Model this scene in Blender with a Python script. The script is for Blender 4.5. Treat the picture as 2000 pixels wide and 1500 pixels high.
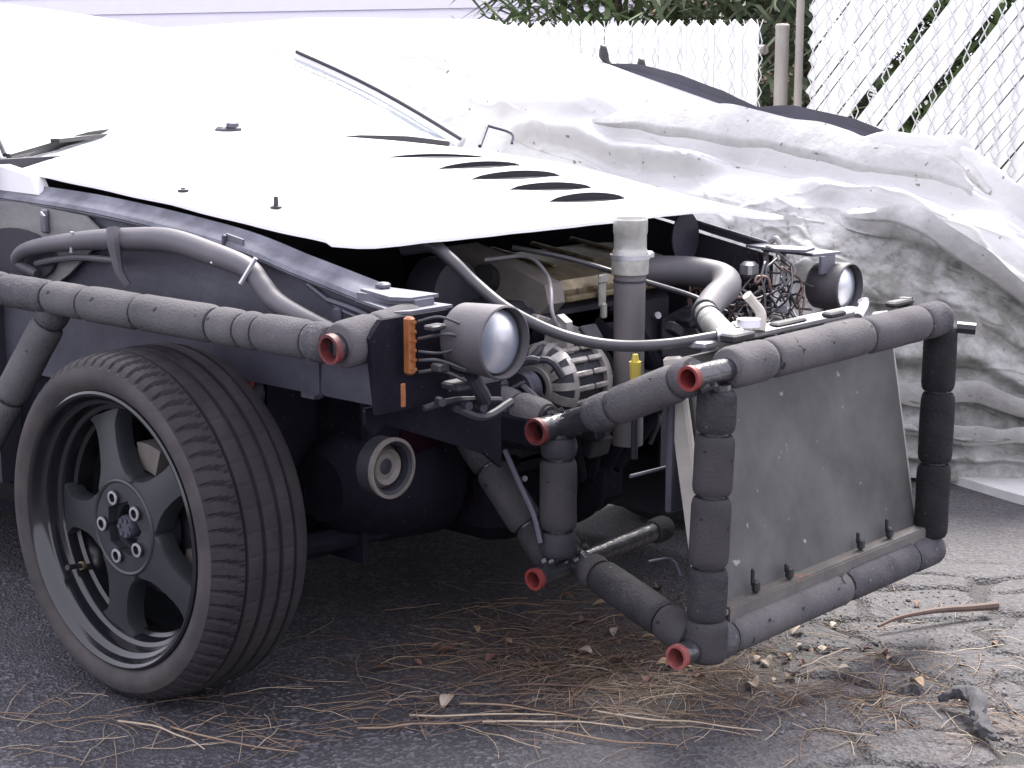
import bpy, math, random
import numpy as np
from mathutils import Vector, Matrix
random.seed(7); rng = np.random.default_rng(11)
R = math.radians
scene = bpy.context.scene
for o in list(bpy.data.objects): bpy.data.objects.remove(o)
COL = scene.collection

# ---------------------------------------------------------------- camera, sky, sun, exposure
cam = bpy.data.cameras.new('camera'); cam.lens = 61.2; cam.sensor_width = 36; cam.clip_end = 400; cam.clip_start = .05
co = bpy.data.objects.new('camera', cam); COL.objects.link(co); scene.camera = co
co.location = (2.345, -1.607, 1.081)
TILT, AZ = math.atan(665/3400), R(42)
fwd = Vector((-math.sin(AZ)*math.cos(TILT), math.cos(AZ)*math.cos(TILT), -math.sin(TILT)))
co.rotation_euler = fwd.to_track_quat('-Z', 'Y').to_euler()

world = bpy.data.worlds.new('World'); scene.world = world; world.use_nodes = True
wn = world.node_tree; wn.nodes.clear()
wo_ = wn.nodes.new('ShaderNodeOutputWorld'); bg = wn.nodes.new('ShaderNodeBackground')
sky = wn.nodes.new('ShaderNodeTexSky'); sky.sky_type = 'NISHITA'; sky.sun_disc = False
sky.sun_elevation = R(52); sky.sun_rotation = R(-27); sky.air_density = .6; sky.dust_density = 6; sky.ozone_density = 1
hs = wn.nodes.new('ShaderNodeMix'); hs.data_type = 'RGBA'; hs.inputs[0].default_value = .72   # cloud cover washes the blue out
hs.inputs[7].default_value = (8.0, 7.75, 8.9, 1)
wn.links.new(sky.outputs[0], hs.inputs[6]); wn.links.new(hs.outputs[2], bg.inputs[0])
bg.inputs[1].default_value = .05
wn.links.new(bg.outputs[0], wo_.inputs[0])
sun = bpy.data.lights.new('sun', 'SUN'); sun.energy = 1.5; sun.angle = R(26); sun.color = (1, .96, .92)
so = bpy.data.objects.new('sun', sun); COL.objects.link(so)
so.rotation_euler = Vector((.28, -.55, -.79)).to_track_quat('-Z', 'Y').to_euler()
so.location = (-4, 2, 8)
vs = scene.view_settings; vs.view_transform = 'Standard'; vs.look = 'None'; vs.gamma = 1; vs.use_curve_mapping = False
vs.exposure = 2.75

# ---------------------------------------------------------------- materials
def mat(name, c1, c2=None, rough=.6, metal=0, scale=8, bump=0, bscale=200, bdist=.002, spots=None, spot_scale=120, spot_t=.7, spec=.5, detail=4, aniso=None, coat=0, rough2=None):
    m = bpy.data.materials.new(name); m.use_nodes = True; nt = m.node_tree; N = nt.nodes; L = nt.links
    p = N['Principled BSDF']; p.inputs['Roughness'].default_value = rough; p.inputs['Metallic'].default_value = metal
    p.inputs['Specular IOR Level'].default_value = spec
    if coat: p.inputs['Coat Weight'].default_value = coat; p.inputs['Coat Roughness'].default_value = .08
    tc = N.new('ShaderNodeTexCoord'); vec = tc.outputs['Object']
    if aniso:
        mp = N.new('ShaderNodeMapping'); mp.inputs['Scale'].default_value = aniso; L.new(vec, mp.inputs[0]); vec = mp.outputs[0]
    nz = N.new('ShaderNodeTexNoise'); nz.inputs['Scale'].default_value = scale; nz.inputs['Detail'].default_value = detail; nz.inputs['Roughness'].default_value = .65
    L.new(vec, nz.inputs['Vector'])
    rp = N.new('ShaderNodeMapRange'); rp.inputs[1].default_value = .33; rp.inputs[2].default_value = .67; L.new(nz.outputs[0], rp.inputs[0])
    mx = N.new('ShaderNodeMix'); mx.data_type = 'RGBA'; mx.inputs[6].default_value = (*c1, 1); mx.inputs[7].default_value = (*(c2 or c1), 1)
    L.new(rp.outputs[0], mx.inputs[0]); col = mx.outputs[2]
    if spots:
        n2 = N.new('ShaderNodeTexNoise'); n2.inputs['Scale'].default_value = spot_scale; n2.inputs['Detail'].default_value = 2; L.new(vec, n2.inputs['Vector'])
        r2 = N.new('ShaderNodeMapRange'); r2.inputs[1].default_value = spot_t; r2.inputs[2].default_value = spot_t+.05; L.new(n2.outputs[0], r2.inputs[0])
        m2 = N.new('ShaderNodeMix'); m2.data_type = 'RGBA'; m2.inputs[7].default_value = (*spots, 1)
        L.new(r2.outputs[0], m2.inputs[0]); L.new(col, m2.inputs[6]); col = m2.outputs[2]
    L.new(col, p.inputs['Base Color'])
    if rough2 is not None:
        r3 = N.new('ShaderNodeMapRange'); r3.inputs[3].default_value = rough; r3.inputs[4].default_value = rough2; L.new(rp.outputs[0], r3.inputs[0]); L.new(r3.outputs[0], p.inputs['Roughness'])
    if bump:
        nb = N.new('ShaderNodeTexNoise'); nb.inputs['Scale'].default_value = bscale; nb.inputs['Detail'].default_value = 4; L.new(vec, nb.inputs['Vector'])
        b = N.new('ShaderNodeBump'); b.inputs['Strength'].default_value = bump; b.inputs['Distance'].default_value = bdist
        L.new(nb.outputs[0], b.inputs['Height']); L.new(b.outputs[0], p.inputs['Normal'])
    return m

M = {}
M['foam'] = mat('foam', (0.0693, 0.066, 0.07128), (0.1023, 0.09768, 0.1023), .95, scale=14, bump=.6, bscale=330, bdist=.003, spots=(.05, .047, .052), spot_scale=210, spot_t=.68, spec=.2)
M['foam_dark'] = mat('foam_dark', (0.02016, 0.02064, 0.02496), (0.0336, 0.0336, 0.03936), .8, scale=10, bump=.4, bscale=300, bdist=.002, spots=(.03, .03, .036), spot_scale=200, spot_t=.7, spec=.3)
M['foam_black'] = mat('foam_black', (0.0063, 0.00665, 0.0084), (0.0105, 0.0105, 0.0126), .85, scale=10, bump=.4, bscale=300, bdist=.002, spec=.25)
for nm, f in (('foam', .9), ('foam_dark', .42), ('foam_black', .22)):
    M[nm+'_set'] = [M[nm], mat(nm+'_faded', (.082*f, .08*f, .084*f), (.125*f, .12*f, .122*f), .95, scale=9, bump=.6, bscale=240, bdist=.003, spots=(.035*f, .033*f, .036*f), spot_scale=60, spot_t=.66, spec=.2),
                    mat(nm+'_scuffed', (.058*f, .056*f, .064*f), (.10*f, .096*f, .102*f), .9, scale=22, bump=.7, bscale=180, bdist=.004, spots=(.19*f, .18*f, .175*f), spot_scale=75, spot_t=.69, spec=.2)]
M['tube_black'] = mat('tube_black', (.02, .02, .024), (.035, .034, .038), .28, scale=30, bump=.7, bscale=70, bdist=.004, coat=.3)
M['red'] = mat('red_primer', (.21, .03, .026), (.12, .018, .018), .6, scale=40, bump=.3, bscale=200)
M['red_set'] = [M['red'], mat('red_faded', (.27, .07, .06), (.15, .035, .032), .75, scale=60, bump=.4, bscale=200, spots=(.06, .05, .05), spot_scale=150, spot_t=.6), mat('red_grimy', (.16, .026, .024), (.06, .016, .016), .6, scale=45, bump=.4, bscale=180, spots=(.03, .025, .025), spot_scale=120, spot_t=.6)]
M['red_dark'] = mat('red_plastic', (.3, .035, .03), (.2, .02, .025), .5, scale=20)
M['hood'] = mat('hood_paint', (.78, .78, .77), (.82, .82, .81), .3, scale=5, bump=.03, bscale=30, coat=.3)
M['body'] = mat('body_paint', (.74, .75, .76), (.8, .8, .8), .3, scale=4, coat=.4)
M['slot'] = mat('louver_black', (.015, .015, .02), None, .8)
M['apron'] = mat('apron_metal', (0.03844, 0.03844, 0.05704), (0.0682, 0.0682, 0.08804), .5, scale=7, bump=.25, bscale=60, bdist=.003, spots=(.05, .05, .07), spot_scale=40, spot_t=.64, metal=.15)
M['rail'] = mat('rail_metal', (.16, .165, .195), (.10, .103, .125), .35, scale=18, bump=.25, bscale=80, metal=.35, rough2=.6)
M['dusty'] = mat('dusty_panel', (0.21, 0.21, 0.196), (0.14, 0.14, 0.14), .6, scale=9, bump=.2, bscale=60, aniso=(1, 1, 3))
M['bay'] = mat('bay_black', (0.0165, 0.0165, 0.02475), (0.02475, 0.02475, 0.033), .65, scale=8, bump=.3, bscale=50, bdist=.004)
M['soot'] = mat('soot_black', (0.0072, 0.0072, 0.0114), (0.0132, 0.012, 0.018), .8, scale=12, bump=.5, bscale=90, bdist=.004, spec=.06, spots=(.05, .048, .06), spot_scale=110, spot_t=.71)
M['maroon'] = mat('lens_glow_maroon', (.014, .004, .009), (.009, .003, .007), .9, spec=.05, scale=9, bump=.3, bscale=50)  # colour stands in for a reddish lens glow under the front end
M['rubber'] = mat('tyre_rubber', (0.018, 0.0165, 0.0185), (0.03, 0.027, 0.028), .85, scale=14, bump=.25, bscale=160, spec=.3)
M['sidewall'] = mat('tyre_sidewall', (0.062, 0.0558, 0.05332), (0.0341, 0.03224, 0.03286), .8, scale=12, bump=.3, bscale=120, spec=.3)
M['rim'] = mat('rim_black', (0.0098, 0.0112, 0.0133), (0.0154, 0.0168, 0.0189), .3, scale=12, spec=.55, bump=.05, bscale=60)
M['lip'] = mat('rim_lip_gloss', (0.0096, 0.0104, 0.012), None, .14, scale=12, spec=.6)
M['spoke'] = mat('spoke_satin', (0.02, 0.0224, 0.0248), (0.026, 0.0288, 0.0312), .42, scale=9, spec=.5, bump=.04, bscale=90)
M['steel'] = mat('bright_steel', (.62, .62, .64), (.45, .45, .48), .32, metal=.8, scale=30)
M['alu'] = mat('cast_aluminium', (0.425, 0.408, 0.3825), (0.255, 0.238, 0.221), .48, metal=.45, scale=30, bump=.3, bscale=120)
M['tan'] = mat('tan_metal', (0.184, 0.168, 0.148), (0.133, 0.12, 0.107), .6, scale=20)
M['cover'] = mat('engine_cover_gold', (0.234, 0.198, 0.117), (0.099, 0.0765, 0.045), .34, metal=.5, scale=22, bump=.3, bscale=70, spots=(.07, .055, .04), spot_scale=40, spot_t=.62)
M['pipe'] = mat('intake_pipe_grey', (0.102, 0.096, 0.099), (0.132, 0.123, 0.123), .5, scale=9, bump=.15, bscale=100, aniso=(1, 1, .4))
M['silver'] = mat('pipe_silver', (0.416, 0.416, 0.376), (0.288, 0.288, 0.264), .4, metal=.5, scale=26, bump=.3, bscale=60, bdist=.004)
M['hose'] = mat('hose_rubber', (0.0713, 0.0682, 0.0775), (0.093, 0.0868, 0.0961), .55, scale=10, bump=.12, bscale=120)
M['cable'] = mat('cable_black', (0.042, 0.042, 0.0462), (0.0595, 0.0574, 0.063), .38, scale=20)
M['lamp'] = mat('lamp_housing', (0.0527, 0.0496, 0.0558), (0.0775, 0.0713, 0.0775), .55, scale=13, bump=.2, bscale=200, spots=(.2, .19, .19), spot_scale=120, spot_t=.72)
M['reflector'] = mat('lamp_reflector', (.10, .115, .155), (.05, .058, .08), .6, metal=.2, scale=20)
M['orange'] = mat('amber_lens', (.27, .10, .03), (.17, .055, .02), .3, scale=30)
M['yellow'] = mat('yellow_plastic', (.6, .5, .08), (.5, .4, .08), .5)
M['rad_bar'] = mat('radiator_bar', (0.12, 0.114, 0.105), (0.078, 0.072, 0.069), .6, scale=14, bump=.3, bscale=90, spots=(.24, .1, .07), spot_scale=30, spot_t=.68)
M['rad_side'] = mat('radiator_side_tank', (0.448, 0.424, 0.376), (0.352, 0.328, 0.288), .55, scale=14)
M['clip'] = mat('black_clip', (.016, .016, .018), None, .45)
M['wire_k'] = mat('wire_black', (.03, .03, .035), None, .4); M['wire_b'] = mat('wire_brown', (0.14, 0.0875, 0.07), (0.091, 0.056, 0.049), .55, scale=40)
M['wire_g'] = mat('wire_grey', (.3, .28, .27), (.2, .2, .22), .5, scale=40)
M['slat'] = mat('slat_white', (.8, .8, .8), (.72, .73, .72), .5, scale=6)
M['galv'] = mat('galvanised_wire', (.62, .63, .63), (.5, .51, .52), .4, metal=.6, scale=30)
M['post'] = mat('post_galvanised', (.30, .28, .25), (.19, .175, .16), .55, scale=9, aniso=(1, 1, .25), metal=.2)
M['bark'] = mat('bark', (.13, .1, .07), (.06, .045, .035), .9, scale=14, bump=.8, bscale=30, bdist=.02, aniso=(1, 1, .3))
M['leaf_a'] = mat('foliage_mid', (.2, .27, .12), (.14, .2, .09), .55, scale=3)
M['leaf_b'] = mat('foliage_dark', (.13, .17, .1), (.17, .21, .12), .6, scale=3)
M['wood'] = mat('tan_boards', (.5, .36, .27), (.42, .3, .22), .7, scale=10, aniso=(1, 1, .1))
M['siding'] = mat('siding_lavender', (.74, .72, .8), (.77, .75, .82), .6, scale=4)
M['trim'] = mat('house_trim', (.7, .68, .66), None, .6)
M['dryleaf'] = [mat('dry_leaf_%s' % n, a, b, .75, scale=25) for n, a, b in (('tan', (.30, .22, .14), (.2, .13, .08)), ('brown', (.14, .085, .06), (.085, .05, .038)), ('pale', (.36, .30, .24), (.25, .2, .155)), ('rust', (.13, .065, .048), (.08, .042, .034)))]
M['needle'] = [mat('pine_needle_%s' % n, a, b, .7, scale=30) for n, a, b in (('tan', (.25, .18, .12), (.16, .105, .07)), ('pale', (.42, .35, .26), (.28, .22, .155)), ('dark', (.12, .075, .055), (.075, .05, .038)))]
M['concrete'] = mat('pale_concrete', (.55, .55, .53), (.44, .44, .43), .85, scale=10, bump=.3, bscale=80)
M['pebble'] = mat('asphalt_crumb', (.07, .068, .072), (.2, .19, .19), .9, scale=30)
M['mound'] = mat('leaf_litter_soil', (.06, .045, .038), (.11, .08, .06), .95, scale=30, bump=.8, bscale=120, bdist=.006)

def radiator_core_mat():
    m = mat('radiator_core', (.070, .070, .070), (.125, .125, .122), .55, scale=7, metal=.25, spots=(.32, .32, .30), spot_scale=38, spot_t=.715)
    nt = m.node_tree; N, L = nt.nodes, nt.links; p = N['Principled BSDF']
    tc = N.new('ShaderNodeTexCoord'); w = N.new('ShaderNodeTexWave'); w.bands_direction = 'Y'; w.inputs['Scale'].default_value = 130; w.inputs['Distortion'].default_value = .4
    L.new(tc.outputs['Object'], w.inputs['Vector'])
    b = N.new('ShaderNodeBump'); b.inputs['Strength'].default_value = .5; b.inputs['Distance'].default_value = .002
    L.new(w.outputs[1], b.inputs['Height']); L.new(b.outputs[0], p.inputs['Normal'])
    return m
M['core'] = radiator_core_mat()

def glass_mat(name, tint, rough=.03, spec=.6, alpha=1):
    m = bpy.data.materials.new(name); m.use_nodes = True; p = m.node_tree.nodes['Principled BSDF']
    p.inputs['Base Color'].default_value = (*tint, 1); p.inputs['Roughness'].default_value = rough
    p.inputs['Specular IOR Level'].default_value = spec; p.inputs['IOR'].default_value = 1.5
    p.inputs['Transmission Weight'].default_value = alpha
    return m
M['lens'] = glass_mat('headlamp_glass', (.20, .24, .31), .3, .15, .6)
M['glass'] = glass_mat('windscreen_glass', (.55, .6, .62), .04, .9, .35)
M['glass'].node_tree.nodes['Principled BSDF'].inputs['Coat Weight'].default_value = 1
M['glass'].node_tree.nodes['Principled BSDF'].inputs['Coat IOR'].default_value = 1.9

def tarp_mat():
    m = mat('canvas_tarp', (.60, .60, .59), (.53, .53, .52), .85, scale=2.2, bump=.5, bscale=48, bdist=.006, spots=(.2, .185, .16), spot_scale=42, spot_t=.70, spec=.25)
    nt = m.node_tree; N, L = nt.nodes, nt.links; p = N['Principled BSDF']
    at = N.new('ShaderNodeAttribute'); at.attribute_name = 'dirt_shade'
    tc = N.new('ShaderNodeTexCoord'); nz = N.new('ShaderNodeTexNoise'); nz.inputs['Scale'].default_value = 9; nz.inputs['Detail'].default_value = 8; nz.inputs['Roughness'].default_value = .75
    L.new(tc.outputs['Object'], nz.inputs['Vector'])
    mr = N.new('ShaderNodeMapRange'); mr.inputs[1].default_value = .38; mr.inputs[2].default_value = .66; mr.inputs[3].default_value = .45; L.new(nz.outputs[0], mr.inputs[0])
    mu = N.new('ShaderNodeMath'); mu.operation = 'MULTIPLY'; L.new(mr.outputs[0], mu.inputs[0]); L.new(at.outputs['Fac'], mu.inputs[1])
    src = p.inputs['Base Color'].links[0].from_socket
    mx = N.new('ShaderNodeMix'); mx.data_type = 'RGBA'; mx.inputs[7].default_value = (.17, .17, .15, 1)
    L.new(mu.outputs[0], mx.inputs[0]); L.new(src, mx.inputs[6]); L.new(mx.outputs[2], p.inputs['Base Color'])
    return m
M['tarp'] = tarp_mat()
M['hem'] = mat('tarp_black_hem', (.03, .03, .045), (.045, .045, .06), .6, scale=8)

def asphalt_mat():
    m = bpy.data.materials.new('asphalt'); m.use_nodes = True; nt = m.node_tree; N, L = nt.nodes, nt.links; p = N['Principled BSDF']
    tc = N.new('ShaderNodeTexCoord'); V = tc.outputs['Object']
    def noise(s, d=4, r=.6):
        n = N.new('ShaderNodeTexNoise'); n.inputs['Scale'].default_value = s; n.inputs['Detail'].default_value = d; n.inputs['Roughness'].default_value = r; L.new(V, n.inputs['Vector']); return n.outputs[0]
    def rng_(x, a, b, c=0, d=1):
        n = N.new('ShaderNodeMapRange'); n.inputs[1].default_value = a; n.inputs[2].default_value = b; n.inputs[3].default_value = c; n.inputs[4].default_value = d; L.new(x, n.inputs[0]); return n.outputs[0]
    def mix(f, a, b):
        n = N.new('ShaderNodeMix'); n.data_type = 'RGBA'
        for s, v in ((0, f), (6, a), (7, b)):
            if isinstance(v, tuple): n.inputs[s].default_value = (*v, 1)
            elif isinstance(v, float): n.inputs[s].default_value = v
            else: L.new(v, n.inputs[s])
        return n.outputs[2]
    vo = N.new('ShaderNodeTexVoronoi'); vo.inputs['Scale'].default_value = 170; L.new(V, vo.inputs['Vector'])
    grain = N.new('ShaderNodeSeparateColor'); L.new(vo.outputs['Color'], grain.inputs[0])
    old = N.new('ShaderNodeAttribute'); old.attribute_name = 'old'
    crack = N.new('ShaderNodeAttribute'); crack.attribute_name = 'crack'
    soil = N.new('ShaderNodeAttribute'); soil.attribute_name = 'soil'
    new_c = mix(rng_(grain.outputs[0], .55, 1), (.024, .024, .029), (.14, .135, .155))
    new_c = mix(rng_(noise(6), .35, .7), new_c, (.036, .035, .041))
    old_c = mix(rng_(grain.outputs[1], .3, 1), (.033, .033, .038), (.098, .096, .105))
    old_c = mix(rng_(noise(5, 6), .3, .7, 0, .6), old_c, (.058, .057, .063))
    c = mix(old.outputs['Fac'], new_c, old_c)
    sp = rng_(noise(60, 3), .66, .7, 0, .8); c = mix(sp, c, (.035, .033, .036))
    so_ = N.new('ShaderNodeMath'); so_.operation = 'MULTIPLY'; L.new(soil.outputs['Fac'], so_.inputs[0]); L.new(rng_(noise(18, 6, .7), .38, .6), so_.inputs[1])
    c = mix(so_.outputs[0], c, mix(rng_(noise(90, 3), .4, .65), (.045, .033, .028), (.13, .10, .075)))
    c = mix(crack.outputs['Fac'], c, (.022, .02, .02))
    L.new(c, p.inputs['Base Color'])
    p.inputs['Roughness'].default_value = .72; p.inputs['Specular IOR Level'].default_value = .4
    hgt = N.new('ShaderNodeMath'); hgt.operation = 'ADD'; L.new(vo.outputs['Distance'], hgt.inputs[0]); L.new(noise(45, 5), hgt.inputs[1])
    b = N.new('ShaderNodeBump'); b.inputs['Strength'].default_value = .8; b.inputs['Distance'].default_value = .004
    L.new(hgt.outputs[0], b.inputs['Height']); L.new(b.outputs[0], p.inputs['Normal'])
    return m
M['asphalt'] = asphalt_mat()

# ---------------------------------------------------------------- mesh helpers
def catmull(pts, n=8):
    P = [np.array(p, float) for p in pts]
    if len(P) < 3: return [P[0]+(P[-1]-P[0])*t for t in np.linspace(0, 1, n+1)]
    P = [2*P[0]-P[1]]+P+[2*P[-1]-P[-2]]; out = []
    for i in range(1, len(P)-2):
        a, b, c, d = P[i-1:i+3]
        for t in np.arange(n)/n:
            out.append(.5*((2*b)+(c-a)*t+(2*a-5*b+4*c-d)*t*t+(-a+3*b-3*c+d)*t**3))
    out.append(P[-2]); return out

class MB:
    def __init__(s): s.v = []; s.f = []
    def add(s, v, f):
        o = len(s.v); s.v += [tuple(map(float, p)) for p in v]; s.f += [tuple(i+o for i in q) for q in f]; return s
    def tube(s, path, r, seg=12, caps=True, smooth=0, closed=False):
        P = catmull(path, smooth) if smooth else [np.array(p, float) for p in path]
        n = len(P); rr = r if hasattr(r, '__len__') else [r]*n
        if len(rr) != n: rr = np.interp(np.linspace(0, 1, n), np.linspace(0, 1, len(rr)), rr)
        T = [(P[min(i+1, n-1)]-P[max(i-1, 0)]) for i in range(n)]; T = [t/(np.linalg.norm(t)+1e-12) for t in T]
        u = np.cross(T[0], (0, 0, 1));
        if np.linalg.norm(u) < .1: u = np.cross(T[0], (1, 0, 0))
        u /= np.linalg.norm(u); v = []; f = []
        for i in range(n):
            u = u-T[i]*np.dot(u, T[i]); u /= np.linalg.norm(u); w = np.cross(T[i], u)
            for k in range(seg):
                a = 2*math.pi*k/seg; v.append(P[i]+rr[i]*(math.cos(a)*u+math.sin(a)*w))
        for i in range(n-1):
            for k in range(seg):
                k2 = (k+1) % seg; f.append((i*seg+k, i*seg+k2, (i+1)*seg+k2, (i+1)*seg+k))
        if caps: f.append(tuple(range(seg-1, -1, -1))); f.append(tuple((n-1)*seg+k for k in range(seg)))
        return s.add(v, f)
    def box(s, c, size, rot=None, bev=0):
        x, y, z = [d/2 for d in size]; b = min(bev, x*.9, y*.9, z*.9)
        if not b:
            v = [(i*x, j*y, k*z) for i in (-1, 1) for j in (-1, 1) for k in (-1, 1)]
            f = [(0, 1, 3, 2), (4, 6, 7, 5), (0, 4, 5, 1), (2, 3, 7, 6), (0, 2, 6, 4), (1, 5, 7, 3)]
        else:   # octagonal outline extruded along z with chamfered ends
            o = [(x-b, -y), (x, -y+b), (x, y-b), (x-b, y), (-x+b, y), (-x, y-b), (-x, -y+b), (-x+b, -y)]
            i_ = [(p*(1-b/x), q*(1-b/y)) for p, q in o]
            v = [(p, q, -z) for p, q in i_]+[(p, q, -z+b) for p, q in o]+[(p, q, z-b) for p, q in o]+[(p, q, z) for p, q in i_]
            f = [tuple(range(7, -1, -1)), tuple(range(24, 32))]
            for a in range(3):
                for k in range(8): f.append((a*8+k, a*8+(k+1) % 8, a*8+8+(k+1) % 8, a*8+8+k))
        if rot is not None:
            Rm = np.array(rot); v = [Rm @ np.array(p) for p in v]
        return s.add([np.array(p)+np.array(c) for p in v], f)
    def lathe(s, prof, c, axis='y', seg=48, r_fn=None, close=False):
        v = []; f = []; n = len(prof)
        for k in range(seg):
            a = 2*math.pi*k/seg; ca, sa = math.cos(a), math.sin(a)
            for r, h in prof:
                q = {'y': (r*ca, h, r*sa), 'x': (h, r*ca, r*sa), 'z': (r*ca, r*sa, h)}[axis]
                v.append(np.array(q)+np.array(c))
        for k in range(seg):
            k2 = (k+1) % seg
            for i in range(n-1 if not close else n):
                j = (i+1) % n; f.append((k*n+i, k*n+j, k2*n+j, k2*n+i))
        return s.add(v, f)
    def prism(s, poly, axis, a, b):
        """polygon in the two other axes, extruded along axis from a to b"""
        n = len(poly)
        def mk(p, h): return {'x': (h, p[0], p[1]), 'y': (p[0], h, p[1]), 'z': (p[0], p[1], h)}[axis]
        v = [mk(p, a) for p in poly]+[mk(p, b) for p in poly]
        f = [tuple(range(n-1, -1, -1)), tuple(range(n, 2*n))]+[(i, (i+1) % n, n+(i+1) % n, n+i) for i in range(n)]
        return s.add(v, f)
    def slab(s, grid, t):
        """grid[i][j] of points, thickened downwards by t (vector)"""
        ni, nj = len(grid), len(grid[0]); t = np.array(t)
        v = [p for row in grid for p in row]; v2 = [np.array(p)-t for p in v]; N = ni*nj; f = []
        for i in range(ni-1):
            for j in range(nj-1):
                q = (i*nj+j, (i+1)*nj+j, (i+1)*nj+j+1, i*nj+j+1); f.append(q); f.append(tuple(N+k for k in q[::-1]))
        ring = [(i, 0) for i in range(ni)]+[(ni-1, j) for j in range(1, nj)]+[(i, nj-1) for i in range(ni-2, -1, -1)]+[(0, j) for j in range(nj-2, 0, -1)]
        for a in range(len(ring)):
            p = ring[a]; q = ring[(a+1) % len(ring)]; p = p[0]*nj+p[1]; q = q[0]*nj+q[1]; f.append((q, p, N+p, N+q))
        return s.add(v, f) if False else s.add(list(v)+list(v2), f)

WO = {}      # world origin of every object
def link(o, parent, origin):
    COL.objects.link(o); origin = Vector(origin); WO[o] = origin
    if parent is not None: o.parent = parent; o.location = origin-WO[parent]
    else: o.location = origin
    return o
def build(name, mb, m, parent=None, angle=35, origin=None, base=False, fix=True):
    V = np.array(mb.v); lo, hi = V.min(0), V.max(0)
    if origin is None: origin = np.array([(lo[0]+hi[0])/2, (lo[1]+hi[1])/2, lo[2] if base else (lo[2]+hi[2])/2])
    me = bpy.data.meshes.new(name); me.from_pydata((V-np.array(origin)).tolist(), [], mb.f)
    if fix:
        import bmesh
        bm = bmesh.new(); bm.from_mesh(me); bmesh.ops.recalc_face_normals(bm, faces=bm.faces); bm.to_mesh(me); bm.free()
    me.materials.append(m); me.polygons.foreach_set('use_smooth', [True]*len(me.polygons))
    if angle: me.set_sharp_from_angle(angle=R(angle))
    return link(bpy.data.objects.new(name, me), parent, origin)
def empty(name, loc, parent=None):
    o = bpy.data.objects.new(name, None); o.empty_display_size = .2; return link(o, parent, loc)
def tag(o, label=None, cat=None, group=None, kind=None):
    for k, v in (('label', label), ('category', cat), ('group', group), ('kind', kind)):
        if v: o[k] = v
    return o
def copy_of(src, parent, world):
    c = src.copy(); COL.objects.link(c); WO[c] = Vector(world); c.parent = parent
    c.location = WO[c]-(WO[parent] if parent else Vector((0, 0, 0))); return c

def hash2(ix, iy, s):
    h = (ix.astype(np.int64)*374761393+iy.astype(np.int64)*668265263+s*974711) & 0xffffffff
    h = ((h ^ (h >> 13))*1274126177) & 0xffffffff; return ((h ^ (h >> 16)) & 0xffff)/65535.
def vnoise(x, y, s=0):
    ix, iy = np.floor(x), np.floor(y); fx, fy = x-ix, y-iy; fx = fx*fx*(3-2*fx); fy = fy*fy*(3-2*fy)
    a, b, c, d = hash2(ix, iy, s), hash2(ix+1, iy, s), hash2(ix, iy+1, s), hash2(ix+1, iy+1, s)
    return (a*(1-fx)+b*fx)*(1-fy)+(c*(1-fx)+d*fx)*fy
def fbm(x, y, o=4, s=0):
    t = 0; a = .5
    for k in range(o): t = t+a*vnoise(x*2**k, y*2**k, s+k*17); a /= 2
    return t
def voro(x, y, s=0):
    ix, iy = np.floor(x), np.floor(y); d1 = np.full(x.shape, 9.); d2 = d1.copy(); idd = np.zeros(x.shape)
    for i in (-1, 0, 1):
        for j in (-1, 0, 1):
            cx, cy = ix+i, iy+j; px, py = cx+.1+.8*hash2(cx, cy, s), cy+.1+.8*hash2(cx, cy, s+5)
            d = np.hypot(x-px, y-py); n = d < d1; d2 = np.where(n, d1, np.minimum(d2, d)); idd = np.where(n, hash2(cx, cy, s+9), idd); d1 = np.where(n, d, d1)
    return d1, d2-d1, idd
def sstep(a, b, x): t = np.clip((x-a)/(b-a), 0, 1); return t*t*(3-2*t)

# ---------------------------------------------------------------- ground
FX, FY, RX, RY = -.669, .743, .743, .669       # away from / across the view, on the ground
def ground_fields(X, Y):
    u = X*RX+Y*RY; v = X*FX+Y*FY
    soft = fbm(X*3, Y*3, 4, 3)
    old = sstep(.70, .86, u+.30*(soft-.5)+.12*(v-.3)*(v > .3))         # weathered grey part on the right
    wx = u*3.1+1.0*(fbm(X*5, Y*5, 3, 8)-.5); wy = v*7.5+1.6*(fbm(X*4, Y*4, 3, 21)-.5)
    _, e, idd = voro(wx, wy, 4)
    cm = sstep(1.02, 1.16, u+.2*(fbm(X*4, Y*4, 3, 31)-.5))*sstep(.85, .7, v)*(1-.0*v)
    cm = np.maximum(cm, .8*sstep(.95, 1.05, u)*sstep(.25, .4, v)*sstep(.75, .6, v))
    crack = sstep(.12, .03, e+.16*(fbm(X*30, Y*30, 3, 2)-.5))*cm*sstep(.3, .5, fbm(X*2.2, Y*2.2, 2, 77)+.17)
    lift = cm*(idd-.5)*.006
    soil = np.exp(-(((u-.80)/.30)**2+((v-.16)/.17)**2))*1.2+.9*np.exp(-(((u-.72)/.22)**2+((v-.42)/.2)**2))+1.0*sstep(1.3, 1.55, u)*sstep(.05, -.12, v)
    soil = soil+.25*sstep(.6, 1.2, u)
    return crack, lift, old, np.clip(soil, 0, 1), u, v
def gz(x, y):
    X, Y = np.array([float(x)]), np.array([float(y)]); crack, lift, old, soil, u, v = ground_fields(X, Y)
    return float((lift*sstep(0, .02, 1-crack)-.010*crack+.003*(fbm(X*9, Y*9, 3, 1)-.5))[0])
xs = np.concatenate([[-90, -40, -18, -8, -4, -2.5], np.arange(-1.5, -.6, .05), np.arange(-.6, 1.6, .0085), [1.7, 2, 2.6, 4, 8, 18, 40, 90]])
ys = np.concatenate([[-90, -40, -18, -8, -4, -2, -1.2], np.arange(-.7, 2.0, .0085), np.arange(2.0, 2.7, .03), [2.9, 3.4, 4.5, 8, 18, 40, 90]])
GX, GY = np.meshgrid(xs, ys, indexing='ij'); crack, lift, old, soil, _, _ = ground_fields(GX, GY)
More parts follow.
